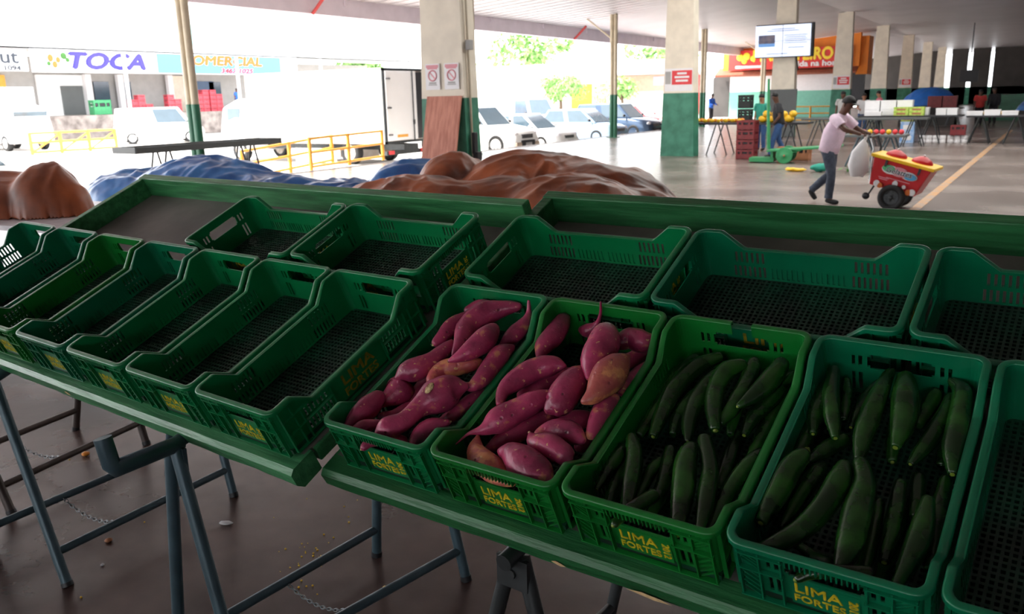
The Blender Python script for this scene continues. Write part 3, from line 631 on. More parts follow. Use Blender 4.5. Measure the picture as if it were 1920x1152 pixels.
V_C2 = [
 ('a', 1, 'fully seen cucumber, first from the left, back half of the unbroken cucumber crate', [[-122,75,-80,9],[-131,115,-80,16],[-135,161,-80,17],[-140,210,-80,12]]),
 ('b', 0, 'fully seen cucumber, second from the left, back half of the unbroken cucumber crate', [[-74,60,-62,9],[-92,108,-62,17],[-115,181,-62,18],[-127,245,-62,14]]),
 ('c', 0, 'cucumber with a brown scarred tip at the back of the unbroken cucumber crate', [[-17,17,-62,11],[-24,83,-62,21],[-24,166,-62,21],[-20,256,-62,13],[-15,274,-62,8]]),
 ('d', 0, 'fat bright green cucumber at the back of the unbroken cucumber crate', [[38,69,-62,11],[37,130,-62,25],[26,203,-62,27],[15,257,-62,19]]),
 ('e', 1, 'fully seen cucumber, third from the left, back half of the unbroken cucumber crate', [[70,48,-80,8],[82,90,-80,15],[94,144,-80,17],[101,206,-80,14],[101,244,-80,9]]),
 ('f', 0, 'long cucumber along the right wall at the back of the unbroken cucumber crate', [[142,31,-62,10],[133,90,-62,20],[131,174,-62,22],[122,245,-62,19],[99,272,-62,9]]),
 ('g', 2, 'half hidden cucumber, fourth from the left, back half of the unbroken cucumber crate', [[-62,133,-100,7],[-59,181,-100,13],[-51,232,-100,14],[-41,272,-100,10]]),
 ('h', 2, 'half hidden cucumber, third from the left, back half of the unbroken cucumber crate', [[-82,151,-100,10],[-93,213,-100,14],[-106,260,-100,11]]),
 ('i', 2, 'half hidden cucumber, sixth from the left, back half of the unbroken cucumber crate', [[56,176,-100,14],[67,241,-100,18],[70,267,-100,16]]),
 ('j', 2, 'half hidden cucumber, first from the left, back half of the unbroken cucumber crate', [[-141,31,-100,12],[-136,82,-100,17],[-139,122,-100,14]]),
 ('k', 2, 'half hidden cucumber, second from the left, back half of the unbroken cucumber crate', [[-112,17,-100,9],[-91,53,-100,17],[-66,90,-100,15]]),
 ('l', 0, 'blunt cucumber leaning at the left front of the unbroken cucumber crate', [[-138,-185,-62,14],[-133,-121,-62,21],[-129,-51,-62,23],[-117,-8,-62,16]]),
 ('m', -1, 'long bent cucumber lying crosswise at the front of the unbroken cucumber crate', [[-125,-263,-50,8],[-96,-240,-50,16],[-64,-195,-50,20],[-42,-132,-50,22],[-33,-64,-50,23],[-34,-25,-50,15]]),
 ('n', -1, 'thick straight cucumber with a stalk stub at the front of the unbroken cucumber crate', [[18,-252,-50,11],[21,-200,-50,24],[15,-125,-50,27],[11,-57,-50,21],[-8,-9,-50,15]]),
 ('o', 2, 'half hidden cucumber, first from the left, front half of the unbroken cucumber crate', [[-113,-158,-100,9],[-105,-89,-100,16],[-92,-16,-100,17],[-84,8,-100,9]]),
 ('p', 2, 'small blackish cucumber end by the left wall of the unbroken cucumber crate', [[-143,-59,-100,9],[-142,-92,-100,10],[-146,-122,-100,6]]),
 ('q', 1, 'fully seen cucumber, first from the left, front half of the unbroken cucumber crate', [[75,-184,-80,11],[71,-109,-80,16],[63,-15,-80,12]]),
 ('r', 0, 'fully seen cucumber, second from the left, front half of the unbroken cucumber crate', [[106,-247,-62,8],[114,-195,-62,17],[120,-125,-62,21],[117,-54,-62,13]]),
 ('s', 2, 'half hidden cucumber, fifth from the left, front half of the unbroken cucumber crate', [[96,-59,-100,12],[92,-16,-100,14],[85,31,-100,13]]),
 ('t', 2, 'half hidden cucumber, third from the left, front half of the unbroken cucumber crate', [[45,-236,-100,10],[41,-151,-100,16],[34,-55,-100,11]]),
 ('u', 3, 'half hidden cucumber, fourth from the left, front half of the unbroken cucumber crate', [[69,-199,-122,11],[73,-122,-122,16],[74,-47,-122,11]]),
 ('v', 2, 'half hidden cucumber, sixth from the left, front half of the unbroken cucumber crate', [[142,-159,-100,11],[135,-56,-100,17],[130,36,-100,12]]),
 ('w', 3, 'half hidden cucumber, second from the left, front half of the unbroken cucumber crate', [[-74,-179,-122,9],[-48,-190,-122,11],[-20,-192,-122,9]]),
 ('x', 2, 'half hidden cucumber, fifth from the left, back half of the unbroken cucumber crate', [[32,63,-100,10],[23,106,-100,14],[15,164,-100,13]]),
 ('y', 3, 'half hidden cucumber, seventh from the left, back half of the unbroken cucumber crate', [[112,99,-122,9],[111,156,-122,14],[110,215,-122,12]]),
]

random.seed(4)
for key, lst in (('P1', V_P1), ('P2', V_P2)):
    for k, (nm, layer, lab, pts) in enumerate(lst):
        tan = (key, nm) in (('P1', 'h'), ('P2', 'p'), ('P2', 'e'))
        o, Q = veg('sweet_potato', pts, CM[key], M_potatob if tan else M_potato, 'p', k+7*len(key)+(50 if key == 'P2' else 0))
        tag(o, lab, 'sweet potato', 'sweet potatoes in the '+('left' if key == 'P1' else 'right')+' potato crate')
        if (key, nm) in (('P1', 'd'), ('P1', 'c'), ('P1', 'g'), ('P1', 'n'), ('P2', 'd'), ('P2', 'n')):
            end_cap(o, Q, M_scar, 'root_end', -1 if (key, nm) in (('P1', 'n'), ('P2', 'd')) else 0, .95 if nm == 'd' and key == 'P1' else .7, .006)
        if (key, nm) == ('P1', 'i'):
            mb = MB(); c = Vector((pts[4][0]+4, pts[4][1]+2, pts[4][2]))/1000+Vector((0, -.012, CH+.0395)); mb.ball((0, 0, 0), (.011, .017, .004), 12, 6, T=Matrix.Translation(c) @ Matrix.Rotation(.25, 4, 'X'))
            tag(mb.build('scar', M_scar, o), 'pale cracked scar')
for key, lst in (('C1', V_C1), ('C2', V_C2)):
    for k, (nm, layer, lab, pts) in enumerate(lst):
        o, Q = veg('cucumber', pts, CM[key], M_cuke, 'c', k+300+(80 if key == 'C2' else 0))
        tag(o, lab, 'cucumber', 'cucumbers in the '+('notched' if key == 'C1' else 'unbroken')+' crate')
        if layer <= 1 or nm in 'gkx': end_cap(o, Q, M_cuket, 'blossom_tip', 0, .8, .005)
        if (key, nm) in (('C2', 'n'), ('C2', 'j'), ('C2', 'l')): end_cap(o, Q, M_cuket, 'stalk_stub', 0 if nm == 'n' else -1, .8, .012)
# ends that poke out through the hand holes of the front walls
for key, pts, kind, lab in (('P1', [(-34, -300, -48, 9), (-26, -280, -46, 12), (0, -256, -52, 15), (40, -240, -64, 14)], 'p', 'sweet potato poking out of the hand hole of the left potato crate'),
    ('P2', [(-42, -270, -49, 9), (-20, -274, -50, 13), (12, -275, -51, 13), (40, -272, -52, 9)], 'p', 'brownish sweet potato showing through the hand hole of the right potato crate'),
    ('C1', [(-44, -300, -46, 8), (-42, -282, -48, 11), (-32, -250, -52, 14), (-10, -200, -62, 14)], 'c', 'cucumber with a yellow tip poking out of the hand hole of the notched crate'),
    ('C2', [(-38, -296, -48, 8), (-24, -280, -46, 12), (6, -264, -48, 13), (60, -240, -58, 13)], 'c', 'cucumber poking out of the hand hole of the unbroken cucumber crate')):
    o, Q = veg('sweet_potato' if kind == 'p' else 'cucumber', pts, CM[key], M_potatob if key == 'P2' else (M_potato if kind == 'p' else M_cuke), kind, 77)
    tag(o, lab, 'sweet potato' if kind == 'p' else 'cucumber', {'P1': 'sweet potatoes in the left potato crate', 'P2': 'sweet potatoes in the right potato crate', 'C1': 'cucumbers in the notched crate', 'C2': 'cucumbers in the unbroken crate'}[key])
    end_cap(o, Q, M_cuket if kind == 'c' else M_scar, 'blossom_tip' if kind == 'c' else 'root_end', 0, 1.0, .005)

# ------------------------------------------------------------------ trestles under the trays
RZ = Matrix.Rotation(R(-5.3), 4, 'Z')
def chain(a, b, parent, links=22, sag=.05):
    a, b = Vector(a), Vector(b); mb = MB()
    for k in range(links):
        t0, t1 = k/links, (k+1)/links
        P = lambda t: a.lerp(b, t)-Vector((0, 0, sag*4*t*(1-t)))
        p, q = P(t0), P(t1); d = (q-p); c = (p+q)/2; d2 = d.normalized(); n = d2.orthogonal().normalized()
        if k % 2: n = d2.cross(n)
        L = d.length*.62; w = L*.55
        mb.tube([c+d2*L*math.cos(x)+n*w*math.sin(x) for x in [2*PI*i/10 for i in range(11)]], .0022, 6, 0, False)
    return mb.build('chain', M_chain, parent)
def trestle(label, m, frames, bar, railz, chain_at, hook=None, plates=True, r=.019):
    root = empty('folding_trestle', M=RZ, label=label, cat='trestle', group='steel trestles under the trays')
    mb = MB(); mb.tube(bar, r*1.1, 12); mb.build('top_bar', m, root)
    rails = []
    for fr in frames:          # (front foot, front top, back foot, back top)
        ff, ft, bf, bt = [Vector(p) for p in fr]; ends = []
        for a, b in ((ff, ft), (bf, bt)):
            mb = MB(); mb.tube([a, b], r, 12); lg = mb.build('leg', m, root)
            mb = MB(); mb.tube([a, a+(b-a)*.02], r*1.12, 12); mb.build('foot_cap', M_dark, lg)
            ends.append(a.lerp(b, railz/b.z))
        mb = MB(); mb.tube(ends, r*.85, 12); mb.build('rail', m, root); rails.append(ends)
    if chain_at is not None and len(rails) == 2:
        chain(rails[0][0].lerp(rails[0][1], chain_at), rails[1][0].lerp(rails[1][1], chain_at), root)
    if plates:
        for p in (bar[1],):
            mb = MB(); mb.box((p[0], p[1], p[2]-.045), (.085, .012, .075)); mb.tube([(p[0], p[1]-.012, p[2]-.045), (p[0], p[1]+.012, p[2]-.045)], .012, 8); mb.build('hinge_plate', m, root)
    if hook: mb = MB(); mb.tube(hook, r*1.25, 12); mb.build('end_stop', m, root)
    return root
# trestle in the bottom left corner
trestle('blue grey steel trestle whose front leg stands at the bottom left', M_steel,
    [((-3.06, 1.22, 0), (-3.345, 1.20, .77), (-3.17, 2.03, 0), (-3.42, 2.03, .98)), ((-3.56, 1.16, 0), (-3.375, 1.20, .77), (-3.64, 1.99, 0), (-3.45, 2.03, .98))],
    [(-3.35, 1.10, .765), (-3.36, 1.20, .77), (-3.43, 2.10, 1.10)], .125, .35)
# trestle in the middle with the bent end stop
trestle('blue grey steel trestle with a bent pipe end stop, left of the middle', M_steel,
    [((-1.925, 1.20, 0), (-2.14, 1.20, .80), (-1.845, 2.11, 0), (-2.05, 2.06, 1.02)), ((-2.245, 1.18, 0), (-2.165, 1.20, .80), (-2.25, 2.04, 0), (-2.17, 2.05, 1.02))],
    [(-2.14, 1.12, .80), (-2.152, 1.21, .80), (-2.11, 2.12, 1.10)], .12, .48, hook=[(-2.15, 1.22, .797), (-2.075, .99, .825), (-2.082, .985, .835), (-2.098, .98, .91)])
# trestle under the right tray
trestle('dark steel trestle with a bolted head under the right tray', M_steeld,
    [((-.82, 1.36, 0), (-1.02, 1.36, .74), (-.80, 2.15, 0), (-.98, 2.15, .95)), ((-1.26, 1.36, 0), (-1.05, 1.36, .74), (-1.25, 2.12, 0), (-1.07, 2.15, .95))],
    [(-1.035, 1.31, .745), (-1.035, 1.345, .75), (-1.03, 2.2, 1.05)], .12, None)
# trestle on the far left, browner
trestle('rusty brown steel trestle behind the bottom left one', M_steelb,
    [((-3.86, 1.36, 0), (-4.17, 1.3, .77), (-4.08, 2.13, 0), (-4.34, 2.1, .98)), ((-4.45, 1.30, 0), (-4.2, 1.3, .77), (-4.62, 2.02, 0), (-4.37, 2.1, .98))],
    [(-4.19, 1.2, .765), (-4.19, 1.3, .77), (-4.36, 2.15, 1.08)], .12, .45)
# bits on the floor
def bit(name, label, cat, p, r, m, group=None, squash=.5, long=1.0):
    mb = MB(); mb.ball((0, 0, r*squash), (r*long, r, r*squash), 10, 6)
    for i, v in enumerate(mb.v): mb.v[i] = v*(1+.25*noise.noise(v*160+Vector((p[0]*9, 0, 0))))
    mz = min(v.z for v in mb.v)
    for v in mb.v: v.z -= mz
    o = mb.build(name, m); q = RZ @ Vector((p[0], p[1], 0)); o.location = q; o.rotation_euler.z = p[0]*3; return tag(o, label, cat, group)
bit('orange_peel_scrap', 'orange scrap of peel on the floor at the left', 'scrap', (-4.21, 1.87), .02, M_orangef)
bit('bean_pod', 'white bean pod on the floor below the left tray', 'pod', (-2.97, 1.85), .014, M_whitecloth, long=2.2)
bit('peel_scrap', 'yellow brown scrap by the chain of the middle trestle', 'scrap', (-2.05, 1.89), .013, M_melon)
bit('dry_leaf_scrap', 'dark shrivelled scrap near the front leg of the left trestle', 'scrap', (-3.25, 1.48), .016, M_card)
bit('pebble', 'small pale pebble near the front leg of the left trestle', 'pebble', (-3.09, 1.37), .008, M_whitecloth)
mb = MB(); rnd = random.Random(5)
for cx, cy, n, s in ((-2.53, 1.92, 16, .05), (-2.47, 1.82, 8, .04), (-2.33, 1.72, 5, .03), (-2.7, 2.25, 5, .2), (-2.3, 2.0, 14, .6), (-3.2, 1.7, 12, .6)):
    for k in range(n):
        p = RZ @ Vector((cx+rnd.gauss(0, s), cy+rnd.gauss(0, s), .003)); r = rnd.uniform(.002, .006)
        mb.ball(p, (r, r*.8, r*.6), 6, 4)
tag(mb.build('crumbs', M_melon), 'tiny pale corn crumbs scattered on the floor under the trays', 'crumbs', None, 'stuff')

# ================================================================== covered tables behind the stall
def table_with_legs(name, label, cat, P, th, mt, ml, legs, group=None, rim=None):
    """P: four corners (x, y) of the top; legs: list of (top, foot) pairs"""
    root = empty(name, (P[0][0], P[0][1], 0), 0, label, cat, group); z = th[0]
    ox, oy = P[0]; mb = MB()
    mb.prism([(x-ox, y-oy) for x, y in P], th[1], T=Matrix.Translation((0, 0, z-th[1]))); mb.build('table_top', mt, root)
    if rim:
        mb = MB(); n = len(P)
        for i in range(n):
            a, b = Vector(P[i]), Vector(P[(i+1) % n]); c = (a+b)/2; d = b-a
            mb.box((c.x-ox, c.y-oy, z+rim/2-th[1]/2), (d.length, .03, rim+th[1]), rot=Matrix.Rotation(math.atan2(d.y, d.x), 3, 'Z'))
        mb.build('rim_board', M_grey, root)
    for a, b in legs:
        mb = MB(); mb.tube([(a[0]-ox, a[1]-oy, z-th[1]+.005), (b[0]-ox, b[1]-oy, 0)], .02, 8); mb.build('leg', ml, root)
    return root
def aframe(x, y0, y1, s=.3, t=.04):
    return [((x-t, y0), (x-s, y0)), ((x+t, y0), (x+s, y0)), ((x-t, y1), (x-s, y1)), ((x+t, y1), (x+s, y1))]
def afr_y(y, x0, x1, s=.3, t=.04): return [((x0, y-t), (x0, y-s)), ((x0, y+t), (x0, y+s)), ((x1, y-t), (x1, y-s)), ((x1, y+t), (x1, y+s))]
table_with_legs('market_table', 'pale grey table carrying the small brown tarpaulin at the left', 'table', [(-10.2, 3.15), (-6.05, 3.62), (-6.2, 5.0), (-10.3, 4.7)], (.85, .04), M_tabletop, M_steel, aframe(-9.5, 3.4, 4.6)+aframe(-6.8, 3.8, 4.7))
table_with_legs('market_table', 'table hidden under the blue tarpaulin', 'table', [(-11.0, 6.35), (-6.3, 6.2), (-6.3, 7.9), (-11.0, 7.9)], (.45, .04), M_tray, M_steel, aframe(-10.4, 6.6, 7.6)+aframe(-7.0, 6.6, 7.6))
table_with_legs('market_table', 'table hidden under the big brown tarpaulin', 'table', [(-5.9, 5.75), (-2.75, 5.75), (-2.75, 7.7), (-5.9, 7.7)], (.74, .04), M_wood, M_steel, aframe(-5.3, 6.0, 7.4)+aframe(-3.3, 6.0, 7.4))
def tarp(name, label, m, x0, x1, y0, y1, zb, lumps, seed, n=110, folds=.02, k=18, pw=.55):
    """cloth draped over heaps: height field of smooth lumps, falling to zb at its outline"""
    mb = MB(); nx, ny = int(n*1.4), max(30, int(n*1.4*(y1-y0)/(x1-x0))); off = Vector((seed*7.1, 3.3, 0)); vs = []
    for j in range(ny+1):
        for i in range(nx+1):
            x = x0+(x1-x0)*i/nx; y = y0+(y1-y0)*j/ny; s = 0
            wx = x+.06*noise.noise(Vector((x*2.2, y*2.2, seed))); wy = y+.06*noise.noise(Vector((x*2.2, y*2.2, seed+9)))
            for cx, cy, a, b, h, rot in lumps:
                dx, dy = wx-cx, wy-cy; c, s_ = math.cos(rot), math.sin(rot); u, v = (dx*c+dy*s_)/a, (-dx*s_+dy*c)/b
                q = u*u+v*v
                if q < 1.0: hh = h*(1-q)**pw; s += math.exp(k*hh)-1
            hgt = math.log(1+s)/k
            p = Vector((x*1.6, y*1.6, 0))+off
            w = noise.noise(p*1.1)*1.3
            rid = 1-abs(noise.noise(Vector((x*1.2+y*.9+w, y*2.2-x*1.5, seed))))*2.2
            rid2 = 1-abs(noise.noise(Vector((x*3.1-y*2, y*3.7+x*2.3+w, seed+4))))*2.2
            rid3 = 1-abs(noise.noise(Vector((x*6.3+y*3+w*2, y*7.1-x*4, seed+8))))*2.4
            amp = min(1, hgt*5)
            hgt += folds*amp*(max(0, rid)**1.4*2.0+max(0, rid2)**1.5*.75+max(0, rid3)**2*.3+noise.noise(p*3.2)*.5)-folds*amp*.8
            vs.append((x, y, zb+max(0, hgt)))
    keep = lambda a, b, c, d: max(vs[a][2], vs[b][2], vs[c][2], vs[d][2]) > zb+.012
    fs = []
    for j in range(ny):
        for i in range(nx):
            a = j*(nx+1)+i; q = (a, a+1, a+nx+2, a+nx+1)
            if keep(*q): fs.append(q)
    used = sorted({i for f in fs for i in f}); mp = {k_: i for i, k_ in enumerate(used)}
    mb.add([vs[i] for i in used], [tuple(mp[i] for i in f) for f in fs], 0, True)
    o = mb.build(name, m); so = o.modifiers.new('thickness', 'SOLIDIFY'); so.thickness = .006; so.offset = 1
    ss = o.modifiers.new('smooth', 'SUBSURF'); ss.levels = 0; ss.render_levels = 1
    return tag(o, label, 'tarpaulin', 'tarpaulins over market tables')
tarp('brown_tarpaulin', 'small brown tarpaulin heap at the left edge on the pale grey table', M_tarpbr, -9.6, -6.55, 3.25, 5.0, .85,
    [(-7.27, 4.1, .34, .34, .44, .2), (-7.68, 3.95, .42, .42, .34, .1), (-8.3, 3.8, .8, .5, .19, 0), (-7.08, 4.15, .2, .25, .30, 0)], 2, folds=.022, k=26, pw=.42)
tarp('blue_tarpaulin', 'blue tarpaulin over a heap behind the bare grey tray corner', M_tarpbl, -11.4, -5.2, 6.1, 8.2, .45,
    [(-10.15, 7.1, 1.0, .75, .45, 0), (-8.75, 7.0, 1.18, .8, .66, .05), (-7.6, 6.9, .9, .6, .47, 0), (-6.6, 7.0, 1.0, .7, .42, 0), (-5.85, 7.45, .62, .62, .64, .1)], 5, n=150, folds=.03, k=24, pw=.42)
tarp('brown_tarpaulin', 'big brown tarpaulin over a lumpy heap behind the right tray', M_tarpbr, -6.1, -2.35, 5.5, 7.9, .74,
    [(-4.7, 6.1, 1.0, .5, .31, .05), (-5.0, 7.0, .36, .5, .46, 0), (-4.1, 7.0, .85, .65, .49, 0), (-3.45, 6.95, .75, .62, .40, -.15), (-3.3, 6.25, .7, .55, .35, -.1), (-3.0, 6.7, .42, .55, .26, -.3), (-3.95, 6.3, .5, .4, .30, .4)], 8, n=150, folds=.02, k=22)
# plywood sheet and small bench by the nearest pillar
root = empty('bench', (-8.95, 11.65, 0), 0, 'small grey slatted bench under the plywood board', 'bench')
mb = MB()
for k in range(3): mb.box((0, -.16+.16*k, .64), (1.0, .12, .035))
mb.build('seat', M_greyw, root)
for sx in (-1, 1):
    for sy in (-1, 1):
        mb = MB(); mb.tube([(sx*.34, sy*.12, .63), (sx*.44, sy*.2, 0)], .025, 8); mb.build('leg', M_dark, root)
mb = MB(); mb.box((0, 0, .58), (.72, .025, 1.16)); o = mb.build('plywood_board', M_ply); o.matrix_world = Matrix.Translation((-8.72, 11.72, .662)) @ Matrix.Rotation(R(-13), 4, 'X')
tag(o, 'reddish plywood sheet leaning on the nearest pillar', 'board')
# no smoking posters on the nearest pillar, red notices on the others
def poster(label, x, y, z, w, h, face, kind):
    root = empty('poster' if kind == 's' else 'notice_sign', (x, y, z), 0, label, 'poster' if kind == 's' else 'sign', 'no smoking posters' if kind == 's' else 'red notices on pillars')
    mb = MB(); mb.box((0, 0, 0), (w, .006, h)); mb.build('sheet', M_wsign, root)
    if kind == 's':
        mb = MB(); T = axes((0, -.005, .02), (1, 0, 0), (0, 0, 1), (0, -1, 0))
        mb.tube([(.085*math.cos(a), .085*math.sin(a), 0) for a in [2*PI*i/24 for i in range(25)]], .012, 6, 0, False, T=T); mb.box((0, 0, 0), (.16, .02, .006), T=T @ Matrix.Rotation(-.8, 4, 'Z'))
        mb.build('prohibition_ring', M_pinkpr, root)
        mb = MB(); mb.box((0, -.004, h*.40), (w*.86, .004, .05)); mb.box((0, -.004, h*.32), (w*.7, .004, .025)); mb.build('heading_bar', M_pinkpr, root)
        mb = MB(); mb.box((0, -.004, -h*.24), (w*.5, .004, .03)); mb.box((0, -.004, -h*.31), (w*.6, .004, .015)); mb.build('caption_bar', M_greyw, root)
    else:
        mb = MB(); mb.box((.12*w, -.004, .1*h), (w*.72, .004, h*.62)); mb.build('red_panel', M_rpr, root)
        mb = MB(); mb.box((-.38*w, -.004, .1*h), (w*.2, .004, h*.55)); mb.build('emblem', M_greyw, root)
        mb = MB()
        for k, (ww, zz) in enumerate(((.34, .28), (.52, .12), (.44, -.04))): mb.box((.12*w, -.007, zz*h), (ww*w, .003, h*.09))
        mb.build('caption_lines', M_wsign, root)
    return root
poster('left one of the two no smoking posters on the nearest pillar', -8.98, 12.02, 2.12, .3, .43, 0, 's')
poster('right one of the two no smoking posters on the nearest pillar', -8.58, 12.02, 2.12, .3, .43, 0, 's')
for k, (y, w) in enumerate(((23.5, .82), (46.4, .8), (69.8, .8))):
    poster(('red and white notice on the pillar right of the parked cars', 'red and white notice on the pillar behind the man with the cart', 'red and white notice on a far pillar beside the blue covered load')[k], -8.8, y-.205, 2.12, w, .62, 0, 'r')
# long green tray on a thin trestle behind the blue tarpaulin
table_with_legs('display_tray', 'long grey green tray table standing near the slim pole at the left', 'tray', [(-14.95, 9.8), (-14.25, 9.8), (-14.25, 13.4), (-14.95, 13.4)], (.93, .05), M_tray, M_steeld, afr_y(10.6, -14.8, -14.4, .25)+afr_y(12.7, -14.8, -14.4, .25), 'sloping market trays', .07)
# yellow guard rails beside the truck ramp
def rail(label, pts, h, n, m=M_yellow, r=.045, group='yellow guard rails', diag=False):
    root = empty('guard_rail', (pts[0][0], pts[0][1], pts[0][2]), 0, label, 'rail', group); o = Vector(pts[0])
    for k in range(n):
        t = k/(n-1); p = Vector(pts[0]).lerp(Vector(pts[1]), t)-o
        mb = MB(); mb.tube([p, p+Vector((0, 0, h))], r*1.15, 8); mb.build('post', m, root)
    for z in (h*.96, h*.55, .12):
        mb = MB(); mb.tube([Vector((0, 0, z)), Vector(pts[1])-o+Vector((0, 0, z))], r*.75, 8); mb.build('bar', m, root)
    if diag:
        for k in range(n-1):
            a = (Vector(pts[1])-o)*(k/(n-1)); b = (Vector(pts[1])-o)*((k+1)/(n-1))
            mb = MB(); mb.tube([a+Vector((0, 0, .1)), b+Vector((0, 0, h*.9))], r*.6, 8); mb.build('diagonal_bar', m, root)
    return root
rail('near yellow guard rail in front of the box truck wheel', [(-16.9, 16.9, -.1), (-17.25, 20.35, -.05)], .92, 3)
rail('yellow guard rail sloping down behind the near one, by the box truck', [(-17.9, 15.4, -.3), (-17.75, 18.65, -.05)], .86, 3)
rail('pale yellow lattice barrier in front of the white lorry far left', [(-40.5, 22.4, -.4), (-40.5, 26.8, -.4)], 1.05, 4, M_yellow, .07, None, True)
# ------------------------------------------------------------------ vehicles
def wheel(parent, p, r, w, m=M_black, hub=M_chrome):
    T = Matrix.Translation(p) @ Matrix.Rotation(PI/2, 4, 'X')
    mb = MB(); mb.lathe([(r*.62, -w/2), (r*.93, -w/2), (r, -w*.32), (r, w*.32), (r*.93, w/2), (r*.62, w/2), (r*.62, -w/2)], 24, T=T); wh = mb.build('wheel', m, parent)
    mb = MB(); mb.lathe([(0, -w*.40), (r*.15, -w*.42), (r*.2, -w*.3), (r*.55, -w*.34), (r*.63, -w*.48), (r*.63, w*.48), (r*.55, w*.34), (r*.2, w*.3), (0, w*.4)], 24, T=T)
    for k in range(5):
        for sd in (-1, 1): mb.box((0, 0, 0), (r*.14, r*.42, .02), T=T @ Matrix.Rotation(2*PI*k/5, 4, 'Z') @ Matrix.Translation((0, r*.36, sd*w*.40)))
    mb.build('hub', hub, wh); return wh
def loft(mb, secs, mi=0, sm=True):
    """secs: (x, z_bottom, z_top, half_width_bottom, half_width_top)"""
    vs = []; n = 12
    for x, zb, zt, wb, wt in secs:
        h = zt-zb; c = min(.12, h*.25)
        ring = [(-wb+.05, zb), (wb-.05, zb), (wb, zb+c*.6), (wb, zb+h*.5), (wt+(wb-wt)*.35, zt-c), (wt-.03, zt-c*.35), (wt-.14, zt), (-wt+.14, zt), (-wt+.03, zt-c*.35), (-wt-(wb-wt)*.35, zt-c), (-wb, zb+h*.5), (-wb, zb+c*.6)]
        vs += [(x, y, z) for y, z in ring]
    fs = [(i*n+k, i*n+(k+1) % n, (i+1)*n+(k+1) % n, (i+1)*n+k) for i in range(len(secs)-1) for k in range(n)]
    fs += [tuple(range(n))[::-1], tuple(range((len(secs)-1)*n, len(secs)*n))]
    mb.add(vs, fs, mi, sm)
def car(label, loc, rz, paint, kind='sedan', cat='car', group='cars parked along the hall edge', dirt_shade=None):
    root = empty({'pickup': 'pickup_truck', 'van': 'van'}.get(kind, 'car'), loc, rz, label, cat, group)
    L, W, hood, top, wr = {'sedan': (4.2, .86, .92, 1.47, .31), 'hatch': (4.1, .86, .98, 1.55, .32), 'pickup': (5.1, .92, 1.16, 1.82, .40), 'suv': (4.5, .90, 1.08, 1.72, .36), 'van': (4.9, .95, 1.15, 2.05, .34)}[kind]
    f, b = L/2, -L/2; g = wr*.62; mb = MB()
    loft(mb, [(b, g+.15, hood*.86, W*.86, W*.8), (b+.12, g, hood*.98, W*.97, W*.92), (b+.6, g, hood, W, W*.95), (.3, g, hood, W, W*.95), (f-1.15, g, hood*.98, W, W*.94), (f-.35, g, hood*.87, W*.98, W*.88), (f-.08, g+.02, hood*.76, W*.92, W*.8), (f, g+.1, hood*.62, W*.84, W*.74)])
    body = mb.build('body', paint, root)
    c = {'sedan': (b+.55, b+1.15, .25, 1.05), 'hatch': (b+.08, b+.5, .3, 1.15), 'pickup': (-.75, -.55, .55, 1.25), 'suv': (b+.06, b+.4, .45, 1.2), 'van': (b+.04, b+.2, 1.1, 1.75)}[kind]
    mb = MB(); z0 = hood-.06; hh = [(c[0], .02, W*.9), (c[1], top-hood, W*.78), (c[2], top-hood+.03, W*.78), (c[3], .02, W*.92)]
    vs = []
    for x, h, w in hh:
        vs += [(x, -w, z0+h) if h > .1 else (x, -w, z0), (x, w, z0+h) if h > .1 else (x, w, z0)]
    ww = W*.93
    V = [(c[0], -ww, z0), (c[0], ww, z0), (c[1], -W*.76, top), (c[1], W*.76, top), (c[2], -W*.76, top+.02), (c[2], W*.76, top+.02), (c[3], -ww, z0), (c[3], ww, z0)]
    mb.add(V, [(0, 2, 3, 1), (2, 4, 5, 3), (4, 6, 7, 5), (0, 6, 4, 2), (1, 3, 5, 7), (0, 1, 7, 6)])
    mb.build('cabin', paint, root, .05)
    def inset(q, s, off):
        ct = sum((Vector(p) for p in q), Vector())/len(q); n = (Vector(q[1])-Vector(q[0])).cross(Vector(q[2])-Vector(q[0])).normalized()
        return [ct+(Vector(p)-ct)*s+n*off for p in q]
    def pane(name, q, s=.86):
        mb = MB(); a, bb = inset(q, s, .012), inset(q, s, -.012); k = len(q)
        mb.add(a+bb, [tuple(range(k)), tuple(range(k, 2*k))[::-1]]+[(i, (i+1) % k, k+(i+1) % k, k+i) for i in range(k)]); mb.build(name, M_glass, root)
    pane('windshield', [V[4], V[6], V[7], V[5]], .88)
    if kind != 'van': pane('rear_window', [V[3], V[1], V[0], V[2]], .8)
    xm = (c[1]+c[2])/2
    for sd in (0, 1):
        A, B, C_, D = V[0+sd], V[2+sd], V[4+sd], V[6+sd]
        lerp = lambda p, q, t: tuple(p[i]+(q[i]-p[i])*t for i in range(3))
        mt, mbm = lerp(B, C_, .5), lerp(A, D, .5)
        q1, q2 = [A, B, mt, mbm], [mbm, mt, C_, D]
        if sd == 0: q1, q2 = q1[::-1], q2[::-1]
        if kind != 'van': pane('side_window', q1, .8)
        pane('side_window', q2, .8)
    for x in (f-.85, b+.85):
        for s in (-1, 1): wheel(root, (x, s*(W-.10), wr), wr, .2)
    for s in (-1, 1):
        mb = MB(); mb.ball((f-.13, s*W*.68, hood*.70), (.10, .17, .09), 10, 6); mb.build('headlight', M_wsign, root)
        mb = MB(); mb.ball((c[3]-.25, s*(W+.08), hood+.08), (.06, .11, .07), 8, 6); mb.build('wing_mirror', M_dark if kind != 'sedan' else paint, root)
    mb = MB(); mb.box((f-.045, 0, hood*.62), (.10, W*.8, hood*.13))
    for k in range(3): mb.box((f+.005, 0, hood*(.575+.04*k)), (.03, W*.78, .012), 1)
    mb.build('grille', [M_dark, M_chrome], root, .01)
    mb = MB(); mb.box((f-.03, 0, g+.16), (.16, W*1.72, .2)); mb.build('bumper', dirt_shade or paint, root, .05)
